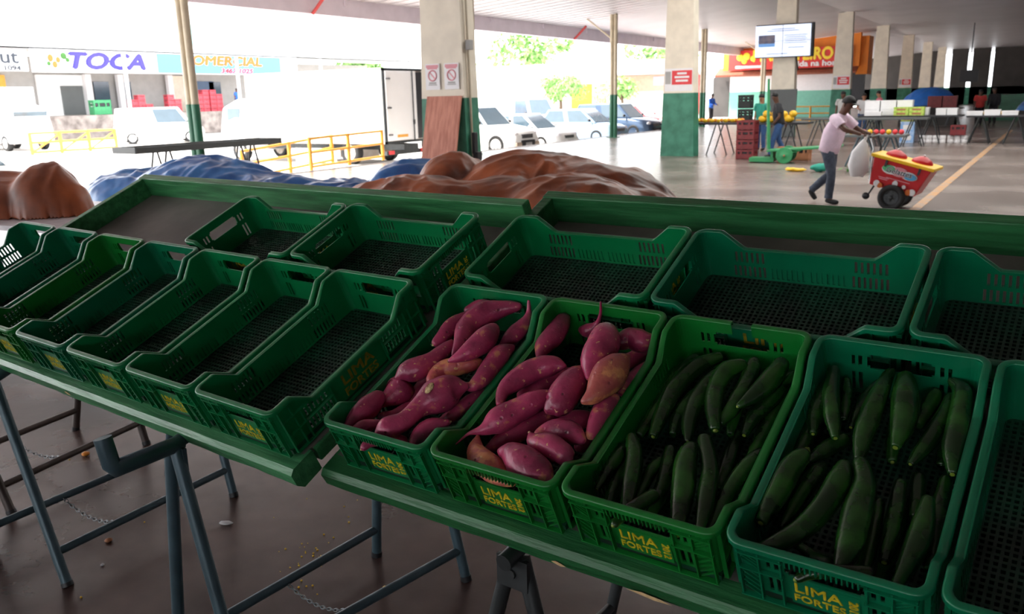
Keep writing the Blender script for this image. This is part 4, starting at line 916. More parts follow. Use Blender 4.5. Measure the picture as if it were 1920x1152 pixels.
    if kind in ('pickup', 'suv'):
        mb = MB(); mb.box((f+.035, 0, g+.22), (.06, W*.95, .22)); mb.build('bumper_insert', M_dark, root, .02)
    mb = MB(); mb.box((f+.065, 0, g+.18), (.02, .4, .12)); mb.build('number_plate', M_greyw, root)
    if kind == 'pickup':
        mb = MB(); mb.box(((b-.75)/2-.02, 0, hood-.02), (-b-.75-.1, W*1.5, .05)); mb.build('cargo_bed', M_dark, root)
    return root
M_silver = mat('silver_blue_car_paint', (150, 176, 204), .22, metal=.4); M_navy = mat('dark_blue_car_paint', (66, 84, 108), .22, metal=.3)
M_wcar = mat('white_car_paint', (240, 240, 238), .25); M_rcar = mat('red_car_paint', (190, 40, 40), .25); M_beige = mat('dusty_bumper', (186, 166, 148), .6, var=.2, scale=5)
car('white dusty pickup truck parked right of the nearest pillar', (-19.2, 28.35, -.42), R(-4), M_wcar, 'pickup', 'pickup truck', dirt_shade=M_beige)
car('white saloon car parked beside the white pickup', (-18.4, 31.1, -.42), R(-4), M_wcar, 'sedan')
car('silver blue car parked behind the slim green pole', (-18.5, 36.5, -.42), R(-4), M_silver, 'hatch')
car('dark blue car nosing out just right of the slim green pole', (-18.5, 40.3, -.42), R(-4), M_navy, 'suv')
car('red car at the end of the parked row by the green pillar', (-21.0, 48.5, -.42), R(-4), M_rcar, 'sedan')
car('white delivery van behind the parked cars', (-26.5, 45.0, -.42), R(-30), M_wcar, 'van', 'van')
car('white van parked in the yard behind the slim pole at the left', (-45.0, 32.7, -.42), R(60), M_wcar, 'van', 'van')
car('white car whose bonnet and windscreen show at the left edge', (-20.8, 9.6, -.42), R(88), M_wcar, 'sedan', 'car')
def box_truck(label, loc, rz, bw, bl, bz, bh, open_door, dirty):
    root = empty('box_truck', loc, rz, label, 'truck', 'lorries in the yard'); z0 = bz-.0
    mb = MB(); mb.box((-bl/2, 0, z0+bh/2), (bl, bw, bh)); mb.build('cargo_box', M_whitedirty if dirty else M_white, root, .03)
    mb = MB()
    for s in (-1, 1):
        mb.box((.015, s*(bw/2-.05), z0+bh/2), (.05, .1, bh)); mb.box((.015, 0, z0+bh/2+s*(bh/2-.04)), (.05, bw, .08))
    mb.build('rear_frame', M_steeld, root)
    for s in (-1, 1):
        if open_door and s == 1:
            mb = MB(); mb.box((.03, s*bw*.25, z0+bh*.5), (.03, bw*.42, bh*.9)); mb.build('dark_opening', M_dark, root)
            continue
        w_ = bw*(.66 if open_door else .44); cy = -bw/2+.1+w_/2 if open_door else s*bw*.24
        mb = MB(); mb.box((.07, cy, z0+bh*.5), (.05, w_, bh*.92)); d = mb.build('rear_door', M_white, root, .01)
        mb = MB(); mb.tube([(.12, cy+w_*.36, z0+.05), (.12, cy+w_*.36, z0+bh*.97)], .02, 8); mb.box((.13, cy+w_*.36, z0+bh*.28), (.05, .06, .16)); mb.build('lock_rod', M_steeld, d)
        for zz in (.12, .48, .86):
            mb = MB(); mb.box((.11, cy-w_*.45, z0+bh*zz), (.03, w_*.16, .05)); mb.build('hinge', M_chrome, d)
        mb = MB(); mb.box((.10, cy-.05, z0+bh*.1), (.01, w_*.35, .09)); mb.build('plate', M_yellow, d)
    mb = MB(); mb.box((-bl/2+.1, 0, z0-.14), (bl+.1, .8, .2)); mb.box((-.1, 0, z0-.32), (.12, bw*.9, .14)); mb.build('chassis', M_steeld, root)
    for s in (-1, 1):
        mb = MB(); mb.box((-bl*.5, s*(bw/2-.06), z0-.42), (bl*.3, .05, .5)); mb.build('side_guard', M_whitedirty, root)
        mb = MB(); mb.box((-.02, s*(bw/2-.35), z0-.3), (.05, .25, .12)); mb.build('tail_light', M_rpr, root)
        for x in (-1.7, -bl-.7): wheel(root, (x, s*(bw/2-.22), .42), .42, .28, M_black, M_whitedirty)
    mb = MB(); loft(mb, [(-bl-1.75, .45, 1.5, bw*.44, bw*.40), (-bl-1.6, .4, 2.1, bw*.46, bw*.38), (-bl-.9, .4, 2.35, bw*.46, bw*.38), (-bl-.15, .4, 2.3, bw*.46, bw*.40)]); cab = mb.build('cab', M_white, root)
    mb = MB(); mb.box((-bl-1.64, 0, 1.72), (.06, bw*.74, .62), rot=Matrix.Rotation(R(-10), 3, 'Y')); mb.build('windshield', M_glass, cab)
    for s in (-1, 1):
        mb = MB(); mb.box((-bl-.95, s*bw*.435, 1.75), (.7, .04, .5)); mb.build('side_window', M_glass, cab)
    return root
box_truck('large white box truck with its rear doors facing the hall', (-18.8, 23.55, -.42), R(0), 2.45, 6.6, .72, 2.5, True, True)
o = box_truck('white lorry parked far left with its cab towards the hall', (-51.0, 25.6, -.42), R(176), 2.3, 4.2, .9, 2.4, False, False)

# ================================================================== shop across the yard
XS = -55.0
def faceX(x, y, z): return axes((x, y, z), (0, 1, 0), (0, 0, 1), (1, 0, 0))
def faceY(x, y, z): return axes((x, y, z), (1, 0, 0), (0, 0, 1), (0, -1, 0))
root = empty('shop_building', (XS-6, 45, -.42), 0, 'white shop building across the yard with a loading platform', 'building')
def part(name, m, boxes, parent=root, bevel=0):
    mb = MB()
    for b in boxes: mb.box((b[0][0]-parent.location.x, b[0][1]-parent.location.y, b[0][2]-parent.location.z), b[1])
    return mb.build(name, m, parent, bevel)
part('wall', M_greyw, [((XS-4.2, 45, 2.4), (.3, 46, 5.6))])
part('fascia', M_white, [((XS-.3, 47, 7.6), (.4, 46, 4.3))])
part('soffit', M_white, [((XS-2.2, 47, 5.5), (4.2, 46, .12))])
part('loading_platform', M_stone, [((XS-2.0, 45, .42), (4.6, 46, 1.6))])
part('roof', M_white, [((XS-7, 47, 9.9), (14, 47, .3))])
for y0, y1, nm, m in ((33.6, 37.4, 'white_front', M_white), (24, 31.5, 'yellow_panel', M_yellow), (44, 46.3, 'beige_panel', M_cream)):
    part(nm, m, [((XS-3.9, (y0+y1)/2, 2.6 if nm != 'yellow_panel' else 3.5), (.2, y1-y0, 2.8 if nm != 'yellow_panel' else .9))])
part('doorway', M_grey, [((XS-3.75, 36.0, 2.25), (.1, 1.6, 2.0))])
for y in (38.4, 40.2, 48.6): part('window', M_glass, [((XS-3.95, y, 2.6), (.1, 1.2, 1.9))])
part('window', M_navy, [((XS-3.95, 47.4, 2.9), (.1, 2.2, 1.4))])
for y in (37.15, 39.7, 44.0): part('pilaster', M_wsign, [((XS-3.6, y, 2.6), (.35, .45, 2.9))])
for k, y in enumerate((37.4, 47.2, 56.5)):
    mb = MB(); mb.tube([(XS+.6, y, -.42), (XS+.6, y, 5.4)], .13, 10); tag(mb.build('porch_post', M_wsign), ('pale post crossing the middle of the blue lettering on the shop', 'pale forked post under the orange lettering of the shop', 'pale post at the right end of the shop')[k], 'post', 'porch posts of the shop')
def sign(name, label, cat, y0, y1, z0, z1, m, x=XS):
    r_ = empty(name, (x, (y0+y1)/2, (z0+z1)/2), 0, label, cat); mb = MB(); mb.box((0, 0, 0), (.16, y1-y0, z1-z0)); mb.build('panel', m, r_, .02); return r_
def stext(r_, body, y, z, size, m, **k): return text('lettering', body, size, m, r_, faceX(.095, y-r_.location.y, z-r_.location.z), .01, **k)
r_ = sign('shop_sign', 'white shop sign ending in dark letters ut and number 1094 at the left edge', 'sign', 24.5, 31.0, 4.05, 5.35, M_wsign)
stext(r_, 'ut', 29.85, 4.88, 1.15, M_ink, bold=.02, sx=1.2); stext(r_, '- 1094', 29.8, 4.22, .42, M_ink, bold=.01, sx=1.3)
stext(r_, 'A', 27.6, 4.88, 1.15, M_ink, bold=.02)
r_ = sign('shop_sign', 'long shop sign with violet TOCA and orange COMERCIAL lettering', 'sign', 31.25, 54.2, 4.0, 5.45, M_wsign)
def patch(r_, name, y0, y1, z0, z1, m, x=.085):
    mb = MB(); mb.box((x, (y0+y1)/2-r_.location.y, (z0+z1)/2-r_.location.z), (.012, y1-y0, z1-z0)); return mb.build(name, m, r_)
patch(r_, 'blue_panel', 40.4, 52.3, 4.04, 5.41, M_cyan)
stext(r_, 'TOCA', 36.4, 4.72, 1.45, M_violet, bold=.07, shear=.25, sx=1.45)
stext(r_, 'COMERCIAL', 46.3, 4.98, .98, M_opr, bold=.05, shear=.15, sx=1.45)
stext(r_, '3467 1025', 47.6, 4.26, .5, M_rpr, bold=.02, shear=.25, sx=1.5)
mb = MB()
for yy, zz, rr in ((32.5, 4.9, .2), (32.75, 4.5, .18), (33.0, 4.8, .16)): mb.ball((.1, yy-r_.location.y, zz-r_.location.z), (.02, rr, rr*1.2), 10, 6)
mb.build('fruit_picture', M_opr, r_)
mb = MB()
for yy, zz, rr in ((33.4, 5.05, .22), (33.65, 4.8, .15), (32.35, 4.55, .14)): mb.ball((.1, yy-r_.location.y, zz-r_.location.z), (.02, rr, rr), 10, 6)
mb.build('leaf_picture', M_green_leaf, r_)
t = text('fascia_lettering', 'TOCA', 2.0, M_palecyan, None, faceX(XS-.08, 46.4, 6.75), .01, bold=.06, sx=1.15)
tag(t, 'pale faded TOCA letters on the white fascia above the shop sign', 'lettering')
# red crates piled on the loading platform
def small_crate(name, p, d, m, label=None, cat=None, group=None, rz=0, parent=None):
    root = empty(name, p, rz, label, cat, group); w, l, h = d
    mb = MB(); t = .02
    mb.box((0, 0, t/2), (w, l, t)); mb.box((0, 0, h-.03), (w+.02, l+.02, .04))
    for s in (-1, 1):
        for z0, z1 in ((0, h*.55), (h*.8, h)): mb.box((0, s*(l/2-t/2), (z0+z1)/2), (w, t, z1-z0)); mb.box((s*(w/2-t/2), 0, (z0+z1)/2), (t, l, z1-z0))
        for x in (-.5, -.22, .22, .5): mb.box((x*w*.92, s*(l/2-t/2), h/2), (.05*w+.03, t*1.1, h)); mb.box((s*(w/2-t/2), x*l*.92, h/2), (t*1.1, .05*l+.03, h))
    mb.build('shell', m, root)
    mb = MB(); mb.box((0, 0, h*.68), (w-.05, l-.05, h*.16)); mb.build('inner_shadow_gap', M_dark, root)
    return root
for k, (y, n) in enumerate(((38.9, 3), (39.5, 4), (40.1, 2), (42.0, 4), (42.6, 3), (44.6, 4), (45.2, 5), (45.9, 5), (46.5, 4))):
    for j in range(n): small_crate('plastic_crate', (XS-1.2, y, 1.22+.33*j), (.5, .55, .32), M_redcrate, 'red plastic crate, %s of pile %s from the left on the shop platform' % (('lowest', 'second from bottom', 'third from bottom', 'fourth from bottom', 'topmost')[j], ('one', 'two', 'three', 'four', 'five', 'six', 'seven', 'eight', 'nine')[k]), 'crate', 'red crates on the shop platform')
small_crate('plastic_crate', (XS-1.0, 36.2, 1.22), (.6, 1.3, 1.0), M_gcart, 'green and white bin on the shop platform near the doorway', 'crate')
# trees behind the yard
def tree(label, p, h, r, seed, n=1400):
    root = empty('tree', p, 0, label, 'tree', 'trees beyond the yard'); rnd = random.Random(seed)
    mb = MB(); mb.tube([(0, 0, 0), (.1, 0, h*.3), (0, .1, h*.62)], [.22, .17, .09], 8)
    for k in range(5):
        a = 2*PI*k/5; mb.tube([(0, 0, h*.4), (r*.3*math.cos(a), r*.3*math.sin(a), h*.6), (r*.6*math.cos(a), r*.6*math.sin(a), h*.72)], [.09, .06, .03], 6)
    mb.build('trunk', M_trunk, root)
    mb = MB(); blobs = [(Vector((rnd.gauss(0, r*.4), rnd.gauss(0, r*.4), h*.7+rnd.gauss(0, h*.12))), rnd.uniform(.3, .55)*r) for _ in range(11)]
    for _ in range(n):
        c, br = rnd.choice(blobs); d = Vector((rnd.gauss(0, 1), rnd.gauss(0, 1), rnd.gauss(0, 1))).normalized()
        q = c+d*br*rnd.uniform(.6, 1.05); s = rnd.uniform(.16, .34)*r/3
        a = Vector((rnd.gauss(0, 1), rnd.gauss(0, 1), rnd.gauss(0, 1))).normalized(); b = a.cross(d).normalized()
        mb.add([q-a*s, q+b*s*.5, q+a*s, q-b*s*.5], [(0, 1, 2, 3)])
    mb.build('leaves', M_tree, root)
for k, (x, y, h, r, lab) in enumerate(((-66, 74, 8.2, 3.8, 'pale tree beyond the box truck, left of the nearest pillar'), (-70, 99, 8.6, 4.2, 'pale tree just right of the nearest pillar, beyond the yard'), (-66, 112, 11.5, 5.5, 'tall pale tree beyond the yard between the pillar and the slim pole'),
    (-40, 74, 4.2, 2.2, 'low rounded tree seen between the slim pole and the yellow door'), (-38, 84, 4.0, 2.2, 'low rounded tree just left of the slim pole'), (-50, 125, 12, 6, 'distant pale tree above the parked cars near the green pillar'), (-74, 66, 7.0, 3.4, 'small pale tree above the box truck roof'))): tree(lab, (x, y, -.42), h, r, k+3)
# long low building at the end of the yard
root = empty('warehouse', (-48, 88, -.42), 0, 'long white warehouse with a yellow door beyond the parked cars', 'building')
part('wall', M_white, [((-48, 88.5, 2.4), (34, .4, 5.6))], root); part('canopy', M_white, [((-46, 86.5, 4.5), (36, 4.5, 1.4))], root)
part('yellow_door', M_yellow, [((-44.9, 88.25, 1.5), (2.6, .12, 3.0))], root); part('grey_door', M_greyw, [((-42.6, 88.25, 1.5), (1.6, .12, 3.0))], root)
part('brick_panel', mat('pale_brick', (220, 176, 158), .7, var=.15, scale=3), [((-36, 88.2, 2.9), (9, .2, 1.7))], root); part('red_column', M_rpr, [((-31.2, 88.1, 1.6), (1.2, .3, 4))], root)
part('notice_board', mat('pale_lilac_board', (176, 184, 214), .6, var=.1), [((-34.6, 88.05, 3.1), (3, .12, .9))], root)
# ================================================================== orange restaurant block at the back of the hall
root = empty('restaurant_kiosk', (-14.5, 61, 0), 0, 'orange and white restaurant block with a tiled eave behind the pillars', 'building')
mb = MB(); mb.prism([(-19.4, 3.2), (-10.4, 3.2), (-10.4, ROOF(-10.4)-.06), (-18.0, ROOF(-18.0)-.06), (-19.4, 4.6)], .4, T=axes((14.5, -.6, 0), (1, 0, 0), (0, 0, 1), (0, -1, 0))); mb.build('orange_parapet', M_orange, root)
part('white_wall', M_wsign, [((-15.2, 60.6, 2.35), (7.6, .3, 1.3))], root)
part('teal_wall', mat('pale_teal_paint', (120, 190, 168), .5, var=.1), [((-15.2, 60.6, .87), (7.6, .32, 1.74))], root)
part('dark_serving_hatch', M_dark, [((-10.9, 60.7, 2.0), (1.6, .3, 1.8))], root)
part('yellow_lintel', M_yellow, [((-10.9, 60.5, 2.98), (1.6, .12, .16))], root)
part('side_panel', M_orange, [((-10.3, 61.2, 3.9), (.7, 1.6, 2.4))], root)
mb = MB(); mb.box((0, 0, 0), (9.3, 1.2, .14), rot=Matrix.Rotation(R(24), 3, 'X')); mb.build('tiled_eave', M_tile, root, loc=(-.6, -1.15, 3.08))
part('left_shed', M_darkwall, [((-19.6, 61, 1.4), (1.5, .4, 2.8))], root)
sg = empty('restaurant_sign', (-14.9, 59.7, 3.85), 0, 'red restaurant sign with yellow letters ending in IRO', 'sign')
mb = MB(); mb.box((0, 0, 0), (8.0, .14, 1.3)); mb.build('panel', M_redsign, sg)
def ytext(o, body, x, z, size, m, **k): return text('lettering', body, size, m, o, faceY(x, -.085, z), .01, **k)
ytext(sg, 'MARMITEIRO', 2.95, .22, 1.05, M_ysign, bold=.05, sx=.86, align='RIGHT'); ytext(sg, 'comida na hora', 1.5, -.38, .5, M_wsign, bold=.02, sx=1.2)
mb = MB()
for x, z, r in ((-3.2, .2, .24), (-2.75, .25, .26), (-2.3, .1, .2), (-2.9, -.05, .2)): mb.ball((x, -.09, z), (r, .03, r), 12, 6)
mb.build('badge', M_ysign, sg); mb = MB(); mb.box((-2.6, -.08, -.45), (1.8, .02, .16)); mb.build('white_strip', M_wsign, sg)
rail('pale yellow barrier in front of the restaurant wall', [(-13.6, 50, 0), (-9.8, 50, 0)], .9, 4, M_yellow, .05, None)
# video wall on the third pillar
tv = empty('video_wall', (-8.75, 34.2, 3.62), 0, 'large lit video screen mounted on the third pillar', 'screen')
tv.rotation_euler = (R(4), 0, R(2))
mb = MB(); mb.box((.04, .14, 0), (2.16, .3, 1.24)); mb.build('housing', M_dark, tv, .03)
mb = MB(); mb.box((0, -.03, 0), (2.06, .05, 1.16)); mb.build('screen', mat('lit_screen', (222, 232, 252), .3, emit=.75), tv)
mb = MB(); mb.box((0, -.058, 0), (.014, .006, 1.16)); mb.box((0, -.058, 0), (2.06, .006, .012)); mb.build('panel_joint', M_grey, tv)
mb = MB(); mb.box((-.6, -.058, .02), (.62, .006, .42)); mb.build('news_picture', mat('screen_picture', (120, 110, 120), .4, rgb2=(60, 70, 110), scale=5, emit=.2), tv)
mb = MB(); mb.box((-.6, -.062, -.14), (.62, .006, .12)); mb.build('picture_sky', mat('screen_blue', (110, 160, 220), .4, emit=.4), tv)
mb = MB()
for k in range(5): mb.box((.48, -.058, .2-.07*k), (.86-.1*(k % 2), .004, .022))
for x, z, w in ((0, .44, .9), (0, .37, 1.2), (.5, -.25, .6), (-.2, -.47, .8)): mb.box((x, -.058, z), (w, .004, .025))
mb.build('text_lines', mat('screen_text', (120, 136, 180), .4, emit=.3), tv)
mb = MB(); mb.tube([(.5, .1, -.6), (.5, .35, -.9), (.5, .5, -1.1)], .03, 8); mb.build('bracket', M_dark, tv)
mb = MB(); mb.box((0, 0, .9), (1.12, .06, 1.8)); o = mb.build('grey_panel', M_grey, None, .01); o.matrix_world = Matrix.Translation((-8.72, 34.35, .01)) @ Matrix.Rotation(R(-3), 4, 'X')
tag(o, 'dark grey sheet standing against the pillar under the video screen', 'panel')
mb = MB(); mb.box((-.0, 0, 0), (1.0, .08, .72)); mb.box((0, .05, 1.74), (.06, .05, 2.74)); o = mb.build('hanging_screen', M_dark); o.location = (-4.0, 60, 2.38); tag(o, 'dark switched off screen hanging far down the hall at the right', 'screen')
# tubes hanging from the ceiling
for k, (x, y) in enumerate(((-1.2, 24), (-1.6, 38), (-9.6, 50))):
    mb = MB(); mb.tube([(x, y, 5.49), (x, y, 5.1)], .03, 8); mb.box((x, y, 5.05), (.12, 1.1, .07)); tag(mb.build('hanging_light', M_wsign), ('short white lamp hanging nearest at the upper right', 'short white lamp hanging farther at the right', 'short white lamp between the pillars')[k], 'lamp', 'hanging lamps')
# row of market tables across the hall
tA = table_with_legs('market_table', 'dark table of melons and bananas right of the green pillar', 'table', [(-9.3, 24.0), (-5.4, 24.0), (-5.4, 24.9), (-9.3, 24.9)], (.9, .05), M_dark, M_steeld, aframe(-7.9, 24.1, 24.8)+aframe(-5.9, 24.1, 24.8), 'market tables across the hall')
table_with_legs('market_table', 'bare grey tables in front of the serving hatch', 'table', [(-6.6, 28.6), (-2.9, 28.6), (-2.9, 29.4), (-6.6, 29.4)], (.86, .05), M_grey, M_steeld, aframe(-6.1, 28.7, 29.3)+aframe(-4.6, 28.7, 29.3)+aframe(-3.3, 28.7, 29.3), 'market tables across the hall')
table_with_legs('market_table', 'long table stacked with white boxes and green cartons', 'table', [(-5.2, 30.5), (-2.1, 30.5), (-2.1, 31.5), (-5.2, 31.5)], (.88, .05), M_dark, M_steeld, aframe(-4.7, 30.6, 31.4)+aframe(-3.0, 30.6, 31.4), 'market tables across the hall')
table_with_legs('market_table', 'table of white trays in the middle of the right hand row', 'table', [(-2.0, 30.5), (-.35, 30.5), (-.35, 31.5), (-2.0, 31.5)], (.86, .05), M_dark, M_steeld, aframe(-1.6, 30.6, 31.4)+aframe(-.62, 30.6, 31.4), 'market tables across the hall')
table_with_legs('market_table', 'table of yellow fruit at the right edge', 'table', [(-.25, 30.5), (1.6, 30.5), (1.6, 31.5), (-.25, 31.5)], (.86, .05), M_dark, M_steeld, aframe(.2, 30.6, 31.4)+aframe(1.2, 30.6, 31.4), 'market tables across the hall')
table_with_legs('market_table', 'small table of red fruit behind the man with the ice cream cart', 'table', [(-3.9, 21.0), (-2.55, 21.0), (-2.55, 21.8), (-3.9, 21.8)], (.72, .05), M_grey, M_steel, aframe(-3.5, 21.1, 21.7)+aframe(-2.9, 21.1, 21.7), 'market tables across the hall')
rnd = random.Random(9)
for k in range(12):
    mb = MB(); r = rnd.uniform(.085, .105); mb.ball((0, 0, r), (r*1.2, r, r), 12, 8); lay = k >= 8
    o = mb.build('yellow_melon', M_melon); j = k-8 if lay else k
    o.location = (-6.66+.24*(j % 4)+(.12 if lay else 0), 24.25+.22*(j//4), .90+(.14 if lay else 0)); tag(o, 'yellow melon in the heap on the dark table beside the man in black', 'melon', 'yellow melons')
for k in range(18):
    mb = MB(); r = .06; mb.ball((0, 0, r), (r*1.5, r, r), 10, 6); o = mb.build('banana_bunch' if k < 10 else 'orange', M_melon if k < 10 else M_orangef)
    o.location = (-8.9+.2*(k % 9), 24.2+.3*(k//9), .90+rnd.uniform(0, .01)); o.rotation_euler.z = k
    tag(o, 'yellow fruit in the row on the dark table right of the green pillar' if k < 10 else 'orange fruit on the dark table right of the green pillar', 'fruit', 'loose fruit on the dark table')
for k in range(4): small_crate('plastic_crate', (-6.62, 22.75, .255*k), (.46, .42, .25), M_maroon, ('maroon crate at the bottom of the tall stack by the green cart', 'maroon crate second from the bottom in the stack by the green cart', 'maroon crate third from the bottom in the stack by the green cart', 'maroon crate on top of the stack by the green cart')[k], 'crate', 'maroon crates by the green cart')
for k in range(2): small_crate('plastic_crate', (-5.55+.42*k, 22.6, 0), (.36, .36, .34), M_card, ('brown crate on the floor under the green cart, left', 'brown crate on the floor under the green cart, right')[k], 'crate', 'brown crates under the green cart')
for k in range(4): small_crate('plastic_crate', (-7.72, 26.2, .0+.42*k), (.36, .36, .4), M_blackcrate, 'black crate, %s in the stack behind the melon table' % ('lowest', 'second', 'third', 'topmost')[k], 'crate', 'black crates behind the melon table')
# goods on the right hand tables
def carton(name, p, d, m, label, cat, group=None, mark=None):
    r0 = empty(name, p, 0, label, cat, group); mb = MB(); mb.box((0, 0, d[2]/2), d); mb.build('box', m, r0, .008)
    mb = MB(); mb.box((0, 0, d[2]-.01), (d[0]+.012, d[1]+.012, .05)); mb.build('lid', m, r0, .004)
    if mark: mb = MB(); mb.box((0, -d[1]/2-.003, d[2]*.5), (d[0]*.6, .006, d[2]*.45)); mb.build('printed_panel', mark, r0)
    return r0
for k in range(7): carton('foam_box', (-4.86+.5*(k % 4), 31.2, .88+.24*(k//4)), (.46, .4, .23), M_wsign, 'white foam box, %s in the %s row on the long table' % (('first', 'second', 'third', 'fourth')[k % 4], ('lower', 'upper')[k//4]), 'box', 'white foam boxes')
for k in range(4): carton('fruit_carton', (-3.9+.46*(k % 2), 30.72, .88+.13*(k//2)), (.44, .34, .125), M_lime, 'lime green fruit carton, %s of the %s pair on the long table' % (('left', 'right')[k % 2], ('lower', 'upper')[k//2]), 'box', 'lime green cartons', M_card)
carton('foam_box', (-4.75, 30.7, .88), (.5, .3, .12), M_wsign, 'low white foam tray at the left end of the long table', 'box')
for k in range(2): carton('white_tray', (-2.75+.32*k, 31.0, .88), (.3, .4, .2), M_wsign, ('white stack of trays right of the green cartons, nearer', 'white stack of trays at the right end of the long table')[k], 'tray')
for k in range(2): carton('drinks_carton', (-3.68, 30.8, .34*k), (.42, .34, .33), M_bluebox, ('pale blue carton on the floor under the long table', 'pale blue carton stacked on top of the other under the long table')[k], 'box', 'pale blue cartons', M_wsign)
carton('fruit_carton', (-3.68, 30.8, .69), (.42, .34, .14), M_lime, 'lime green carton on the pale blue cartons under the long table', 'box', None, M_card)
def pack(p, n, label):
    r0 = empty('paper_roll_pack', p, 0, label, 'pack', 'paper roll packs'); 
    for j in range(2):
        for i in range(n):
            mb = MB(); mb.lathe([(0, 0), (.085, 0), (.095, .02), (.095, .10), (.085, .118), (0, .118)], 14); mb.build('roll', M_wsign, r0, loc=(.2*(i-(n-1)/2), 0, .122*j))
pack((-3.12, 30.75, 0), 2, 'pack of white paper rolls beside the pale blue cartons'); pack((-2.72, 30.75, 0), 2, 'pack of white paper rolls nearer to the table leg')
pack((-2.2, 30.8, 0), 3, 'pack of white paper rolls under the maroon crate')
small_crate('plastic_crate', (-2.2, 30.8, .25), (.42, .36, .32), M_maroon, 'maroon crate standing on the paper rolls under the table', 'crate')
for k in range(3): carton('white_tray', (-1.78+.48*k, 30.85, .86), (.44, .4, .12 if k != 1 else .16), M_wsign, 'white tray, %s on the middle table' % ('first', 'second', 'third')[k], 'tray', 'white trays on the middle table')
for k in range(10):
    mb = MB(); mb.ball((0, 0, .06), (.11, .07, .06), 10, 6); o = mb.build('yellow_fruit', M_melon); o.location = ((-1.5+.11*k if k < 5 else -.1+.24*(k-5)), 31.25, .86); o.rotation_euler.z = k*.8
    tag(o, 'yellow fruit lying behind the white trays' if k < 5 else 'yellow fruit on the table at the right edge', 'fruit', 'yellow fruit behind the trays' if k < 5 else 'yellow fruit at the right edge')
for k in range(2): carton('fruit_carton', (.0+.62*k, 30.72, .86), (.56, .3, .14), M_card, ('open orange brown carton on the table at the right edge, left', 'open orange brown carton on the table at the right edge, right')[k], 'box')
for k in range(9):
    mb = MB(); mb.ball((0, 0, .06), .06, 10, 6); o = mb.build('red_fruit' if k % 3 else 'yellow_fruit', M_rpr if k % 3 else M_melon); o.location = (-3.75+.135*k, 21.3, .72)
    tag(o, 'red fruit on the small table behind the pushing man' if k % 3 else 'yellow fruit on the small table behind the pushing man', 'fruit', 'fruit on the small table')
# blue covered load far down the hall
tarp('blue_tarpaulin', 'bright blue sheet over a load far down the hall', mat('bright_blue_sheet', (30, 110, 200), .5, var=.2, scale=3), -5.9, -3.3, 44.5, 46.5, .9, [(-4.6, 45.5, 1.2, .9, .85, 0)], 3, n=40)
carton('load_pallet', (-4.6, 45.5, 0), (2.4, 1.6, .95), M_darkwall, 'dark load under the bright blue sheet', 'load')
for k in range(2): carton('maroon_box', (-4.2+.62*k, 43.9, .85), (.58, .5, .5), M_maroon, ('maroon box in front of the bright blue sheet, left', 'maroon box in front of the bright blue sheet, right')[k], 'box')
table_with_legs('market_table', 'far table in front of the bright blue sheet', 'table', [(-5.4, 43.4), (-3.0, 43.4), (-3.0, 44.3), (-5.4, 44.3)], (.85, .05), M_dark, M_steeld, aframe(-5.0, 43.5, 44.2)+aframe(-3.4, 43.5, 44.2), 'market tables across the hall')
carton('green_stall_counter', (-1.2, 52, 0), (3.4, 1.0, 1.3), M_poleg, 'dark green counter far right in the hall', 'counter')
tarp('blue_tarpaulin', 'dark blue sheet at the far right edge of the hall', M_tarpbl, -1.1, 2.0, 44, 46, .6, [(.4, 45, 1.4, .9, .75, 0)], 4, n=40)
carton('load_pallet', (.45, 45, 0), (2.6, 1.5, .65), M_darkwall, 'dark load under the dark blue sheet at the far right', 'load')
# green hand cart
gc = empty('hand_cart', (-5.35, 21.75, 0), R(6), 'green two wheeled hand cart with an upright post', 'cart')
mb = MB(); mb.box((.45, 0, .36), (1.75, .62, .05), rot=Matrix.Rotation(R(-4), 3, 'Y')); mb.build('platform', M_gcart, gc, .01)
for s in (-1, 1):
    mb = MB(); T = Matrix.Translation((.02, s*.36, .2)) @ Matrix.Rotation(PI/2, 4, 'X'); mb.lathe([(0, -.04), (.04, -.05), (.05, -.03), (.17, -.03), (.2, -.035), (.2, .035), (.17, .03), (.05, .03), (.04, .05), (0, .04)], 24, T=T); w_ = mb.build('wheel', M_gcart, gc)
    mb = MB(); mb.lathe([(0, -.06), (.025, -.06), (.025, .06), (0, .06)], 10, T=T); mb.build('axle_cap', M_card, w_)
mb = MB(); mb.tube([(-.42, 0, .34), (-.47, 0, 1.2), (-.5, 0, 2.05)], [.045, .038, .03], 8); mb.build('upright_post', M_gcart, gc)
mb = MB(); mb.box((-.55, 0, .08), (.6, .5, .1)); mb.box((-.3, 0, .2), (.06, .5, .2)); mb.build('toe_plate', M_gcart, gc)
mb = MB(); mb.tube([(-.2, -.26, .3), (.02, -.26, .2), (.4, -.26, .34)], .025, 8); mb.build('frame', M_gcart, gc)
